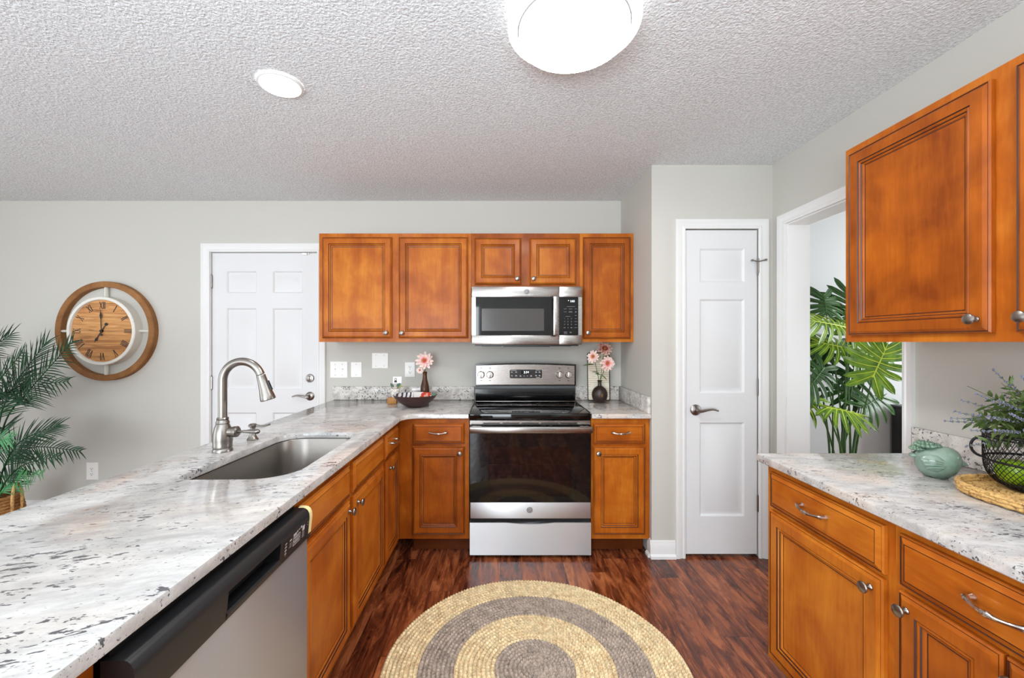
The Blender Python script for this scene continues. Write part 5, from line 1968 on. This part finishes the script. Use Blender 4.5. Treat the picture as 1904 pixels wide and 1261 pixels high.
m = MB().box(-0.082, -0.060, -0.014, 0.014, 0.056, 0.068, 0, 0.006)
m.build('tail', 'celadon', body)
su = MB()
for (cx_, cz_, rad, nn_) in ((-0.034, 0.098, 0.034, 4), (-0.060, 0.086, 0.024, 3), (-0.006, 0.101, 0.020, 3)):
    for L in range(nn_):
        n = max(5, 12 - 2 * L)
        for k in range(n):
            a = 2 * PI * (k + 0.5 * L) / n
            el = 0.20 + 0.36 * L
            d = Vector((math.cos(a) * math.cos(el), math.sin(a) * math.cos(el), math.sin(el)))
            ln = rad * (1.05 - 0.17 * L)
            q4 = d.to_track_quat('X', 'Z').to_matrix().to_4x4()
            T = Matrix.Translation(Vector((cx_, 0, cz_ - 0.004)) + d * ln * 0.55) @ q4
            su.ball((0, 0, 0), (ln * 0.50, ln * 0.22, ln * 0.19), 5, 0, T)
su.build('succulent', 'succulent', r, None, smooth=80)

# ------------------------------------------------------------------ woven tray, wire basket, apples, lavender
TX, TY = 1.510, 1.130
r = thing('woven_tray', 'round woven seagrass tray under the wire basket', 'tray', (TX, TY, CT + 0.002))


def super_ring(rx, ry, z, n=120, e=2.6):
    out = []
    for k in range(n + 1):
        w = 2 * PI * k / n
        cw, sw = math.cos(w), math.sin(w)
        out.append((rx * math.copysign(abs(cw) ** (2 / e), cw), ry * math.copysign(abs(sw) ** (2 / e), sw), z))
    return out


m = MB()
rt = random.Random(5)
for k in range(13):
    rx = 0.148 - 0.0115 * k
    ry = 0.153 - 0.0115 * k
    if rx < 0.008:
        break
    pts = super_ring(rx, ry, 0.0085, 120)
    m.tube(pts, [0.0066 * (1 + 0.16 * math.sin(q * PI * 0.62 + k)) for q in range(121)], 7, 0, False)
m.build('tray_base', 'seagrass', r, None, recalc=False)
m = MB()
for k, (dr, z) in enumerate(((0.0, 0.008), (0.003, 0.018), (0.0035, 0.027))):
    pts = super_ring(0.156 + dr, 0.161 + dr, z, 150)
    m.tube(pts, [0.0068 * (1 + 0.20 * math.sin(q * PI * 0.55 + 2 * k)) for q in range(151)], 7, 0, False)
m.build('tray_rim', 'seagrass', r, None, recalc=False)

KX, KY, KZ = 1.553, 1.185, CT + 0.0195
r = thing('wire_basket', 'black wire mesh basket on the woven tray', 'basket', (KX, KY, KZ))
BP = [(0.066, 0.004), (0.088, 0.013), (0.103, 0.031), (0.111, 0.054), (0.1135, 0.080), (0.114, 0.110), (0.114, 0.155)]
bp = catmull([(a, 0, b) for a, b in BP], 3)
m = MB()
for fam in (-1, 1):
    for k in range(54):
        pts = []
        for i, q in enumerate(bp):
            a = 2 * PI * k / 54 + fam * i * 0.060
            pts.append((q.x * math.cos(a), q.x * math.sin(a), q.z))
        m.tube(pts, 0.00085, 4, 0, False)
m.build('wire_mesh', 'iron', r, None, recalc=False)


def hoop(R, z, t, n=64):
    return [(R * math.cos(2 * PI * k / n), R * math.sin(2 * PI * k / n), z) for k in range(n + 1)]


MB().tube(hoop(0.114, 0.156, 0), 0.0042, 8, 0, False).tube(hoop(0.1125, 0.146, 0), 0.0022, 6, 0, False).build('top_ring', 'iron', r, None, recalc=False)
MB().tube(hoop(0.1125, 0.080, 0), 0.0036, 8, 0, False).build('middle_ring', 'iron', r, None, recalc=False)
m = MB().tube(hoop(0.067, 0.004, 0), 0.004, 8, 0, False).lathe([(0.001, 0.004), (0.066, 0.004)], 32, 0, None, False)
m.build('base_ring', 'iron', r, None, recalc=False)
for a0 in (math.radians(142), math.radians(142 + 180)):
    ca, sa = math.cos(a0), math.sin(a0)
    pts = []
    for k in range(13):
        w = PI * (k / 12 - 0.5)
        rr = 0.113 + 0.026 * math.cos(w)
        pts.append((rr * ca, rr * sa, 0.112 + 0.030 * math.sin(w)))
    MB().tube(pts, 0.0036, 8).build('basket_handle', 'iron', r)
APPLE = [(0.001, 0.006), (0.010, 0.001), (0.018, 0.002), (0.030, 0.012), (0.039, 0.030), (0.041, 0.046), (0.037, 0.060), (0.026, 0.070), (0.014, 0.072), (0.006, 0.067), (0.001, 0.061)]
ap = [(-0.044, 0.030, 0.010, 'green apple lying against the mesh on the doorway side of the wire basket'), (0.014, -0.056, 0.010, 'green apple lying nearest the viewer in the wire basket'),
      (0.048, 0.030, 0.012, 'green apple lying at the wall side of the wire basket')]
for k, (dx, dy, dz, lb) in enumerate(ap):
    a = thing('apple', lb, 'fruit', (KX + dx, KY + dy, KZ + dz), 0.9 * k, 'green apples in the wire basket')
    ms = MB().lathe(APPLE, 28)
    ms.v = [(x * (1 + 0.02 * math.cos(5 * math.atan2(y, x))), y * (1 + 0.02 * math.cos(5 * math.atan2(y, x))), z) for x, y, z in ms.v]
    ms.build('apple_skin', 'apple', a, None, smooth=70)
    MB().tube([(0, 0, 0.060), (0.002, 0, 0.070), (0.006, 0, 0.080)], [0.0012, 0.0012, 0.0018], 6).build('stalk', 'stalk', a)

LX, LY, LZ = 1.588, 1.172, CT + 0.095
r = thing('lavender_bush', 'artificial lavender with small green leaves spilling out of the wire basket', 'flower arrangement', (LX, LY, LZ))
lo = Vector((LX, LY, LZ))
MB().lathe([(0.020, -0.012), (0.026, 0.0), (0.030, 0.028), (0.026, 0.030), (0.001, 0.028)], 20, 0, None, False).build('stem_binding', 'stalk', r)
# sprigs: tips in the photograph, plus some that leave the frame
tips = [(1757, 783, 1.30), (1768, 778, 1.24), (1775, 765, 1.30), (1798, 718, 1.26), (1790, 745, 1.22), (1847, 688, 1.24), (1815, 732, 1.18), (1862, 712, 1.16), (1882, 716, 1.26), (1797, 830, 1.24), (1806, 800, 1.16),
        (1832, 735, 1.30), (1858, 745, 1.14), (1840, 775, 1.12), (1786, 768, 1.20), (1896, 742, 1.20), (1880, 770, 1.10), (1815, 815, 1.28), (1868, 735, 1.32), (1820, 760, 1.33), (1900, 700, 1.14), (1930, 690, 1.2), (1960, 720, 1.1), (1990, 740, 1.18), (1850, 800, 1.10), (1905, 800, 1.06)]
rl = random.Random(21)
for k, (tx, ty, td) in enumerate(tips):
    e = px(tx, ty, td) - lo
    if (e + lo).x > 1.655:
        e.x = 1.655 - lo.x
    b_ = Vector((rl.uniform(-0.012, 0.012), rl.uniform(-0.012, 0.012), 0.02))
    mid = b_.lerp(e, 0.5) + Vector((0, 0, 0.030 + 0.02 * rl.random()))
    p = catmull([b_, b_.lerp(mid, 0.5) + Vector((0, 0, 0.012)), mid, e], 8)
    m = MB().tube(p, [0.0016 - 0.0009 * i / (len(p) - 1) for i in range(len(p))], 5)
    n = len(p)
    for i in range(4, int(n * 0.84)):
        tan = (p[i + 1] - p[i]).normalized()
        for sg in range(2):
            a = rl.uniform(0, 2 * PI)
            sd = tan.orthogonal().normalized()
            sd = (Matrix.Rotation(a, 3, tan) @ sd)
            d = (tan * 0.75 + sd * 0.8).normalized()
            leaf_blade(m, p[i], d, sd.cross(tan), rl.uniform(0.022, 0.038), rl.uniform(0.008, 0.0125), 0, 0.3, 0.2, 3)
    sp = m.build('sprig', 'herb', r, None, smooth=60, recalc=False)
    if k % 4 != 3:
        f = MB()
        for i in range(int(n * 0.74), n):
            tan = (p[min(i, n - 2) + 1] - p[min(i, n - 2)]).normalized()
            for q in range(5):
                sd = Matrix.Rotation(q * 1.26 + i, 3, tan) @ tan.orthogonal().normalized()
                pos = p[i] + sd * (0.0034 * (1.15 - 0.5 * (i / n))) + tan * rl.uniform(-0.003, 0.003)
                f.ball(pos, (0.0015, 0.0015, 0.0021), 4)
        f.build('lavender_spike', 'lavender', sp)
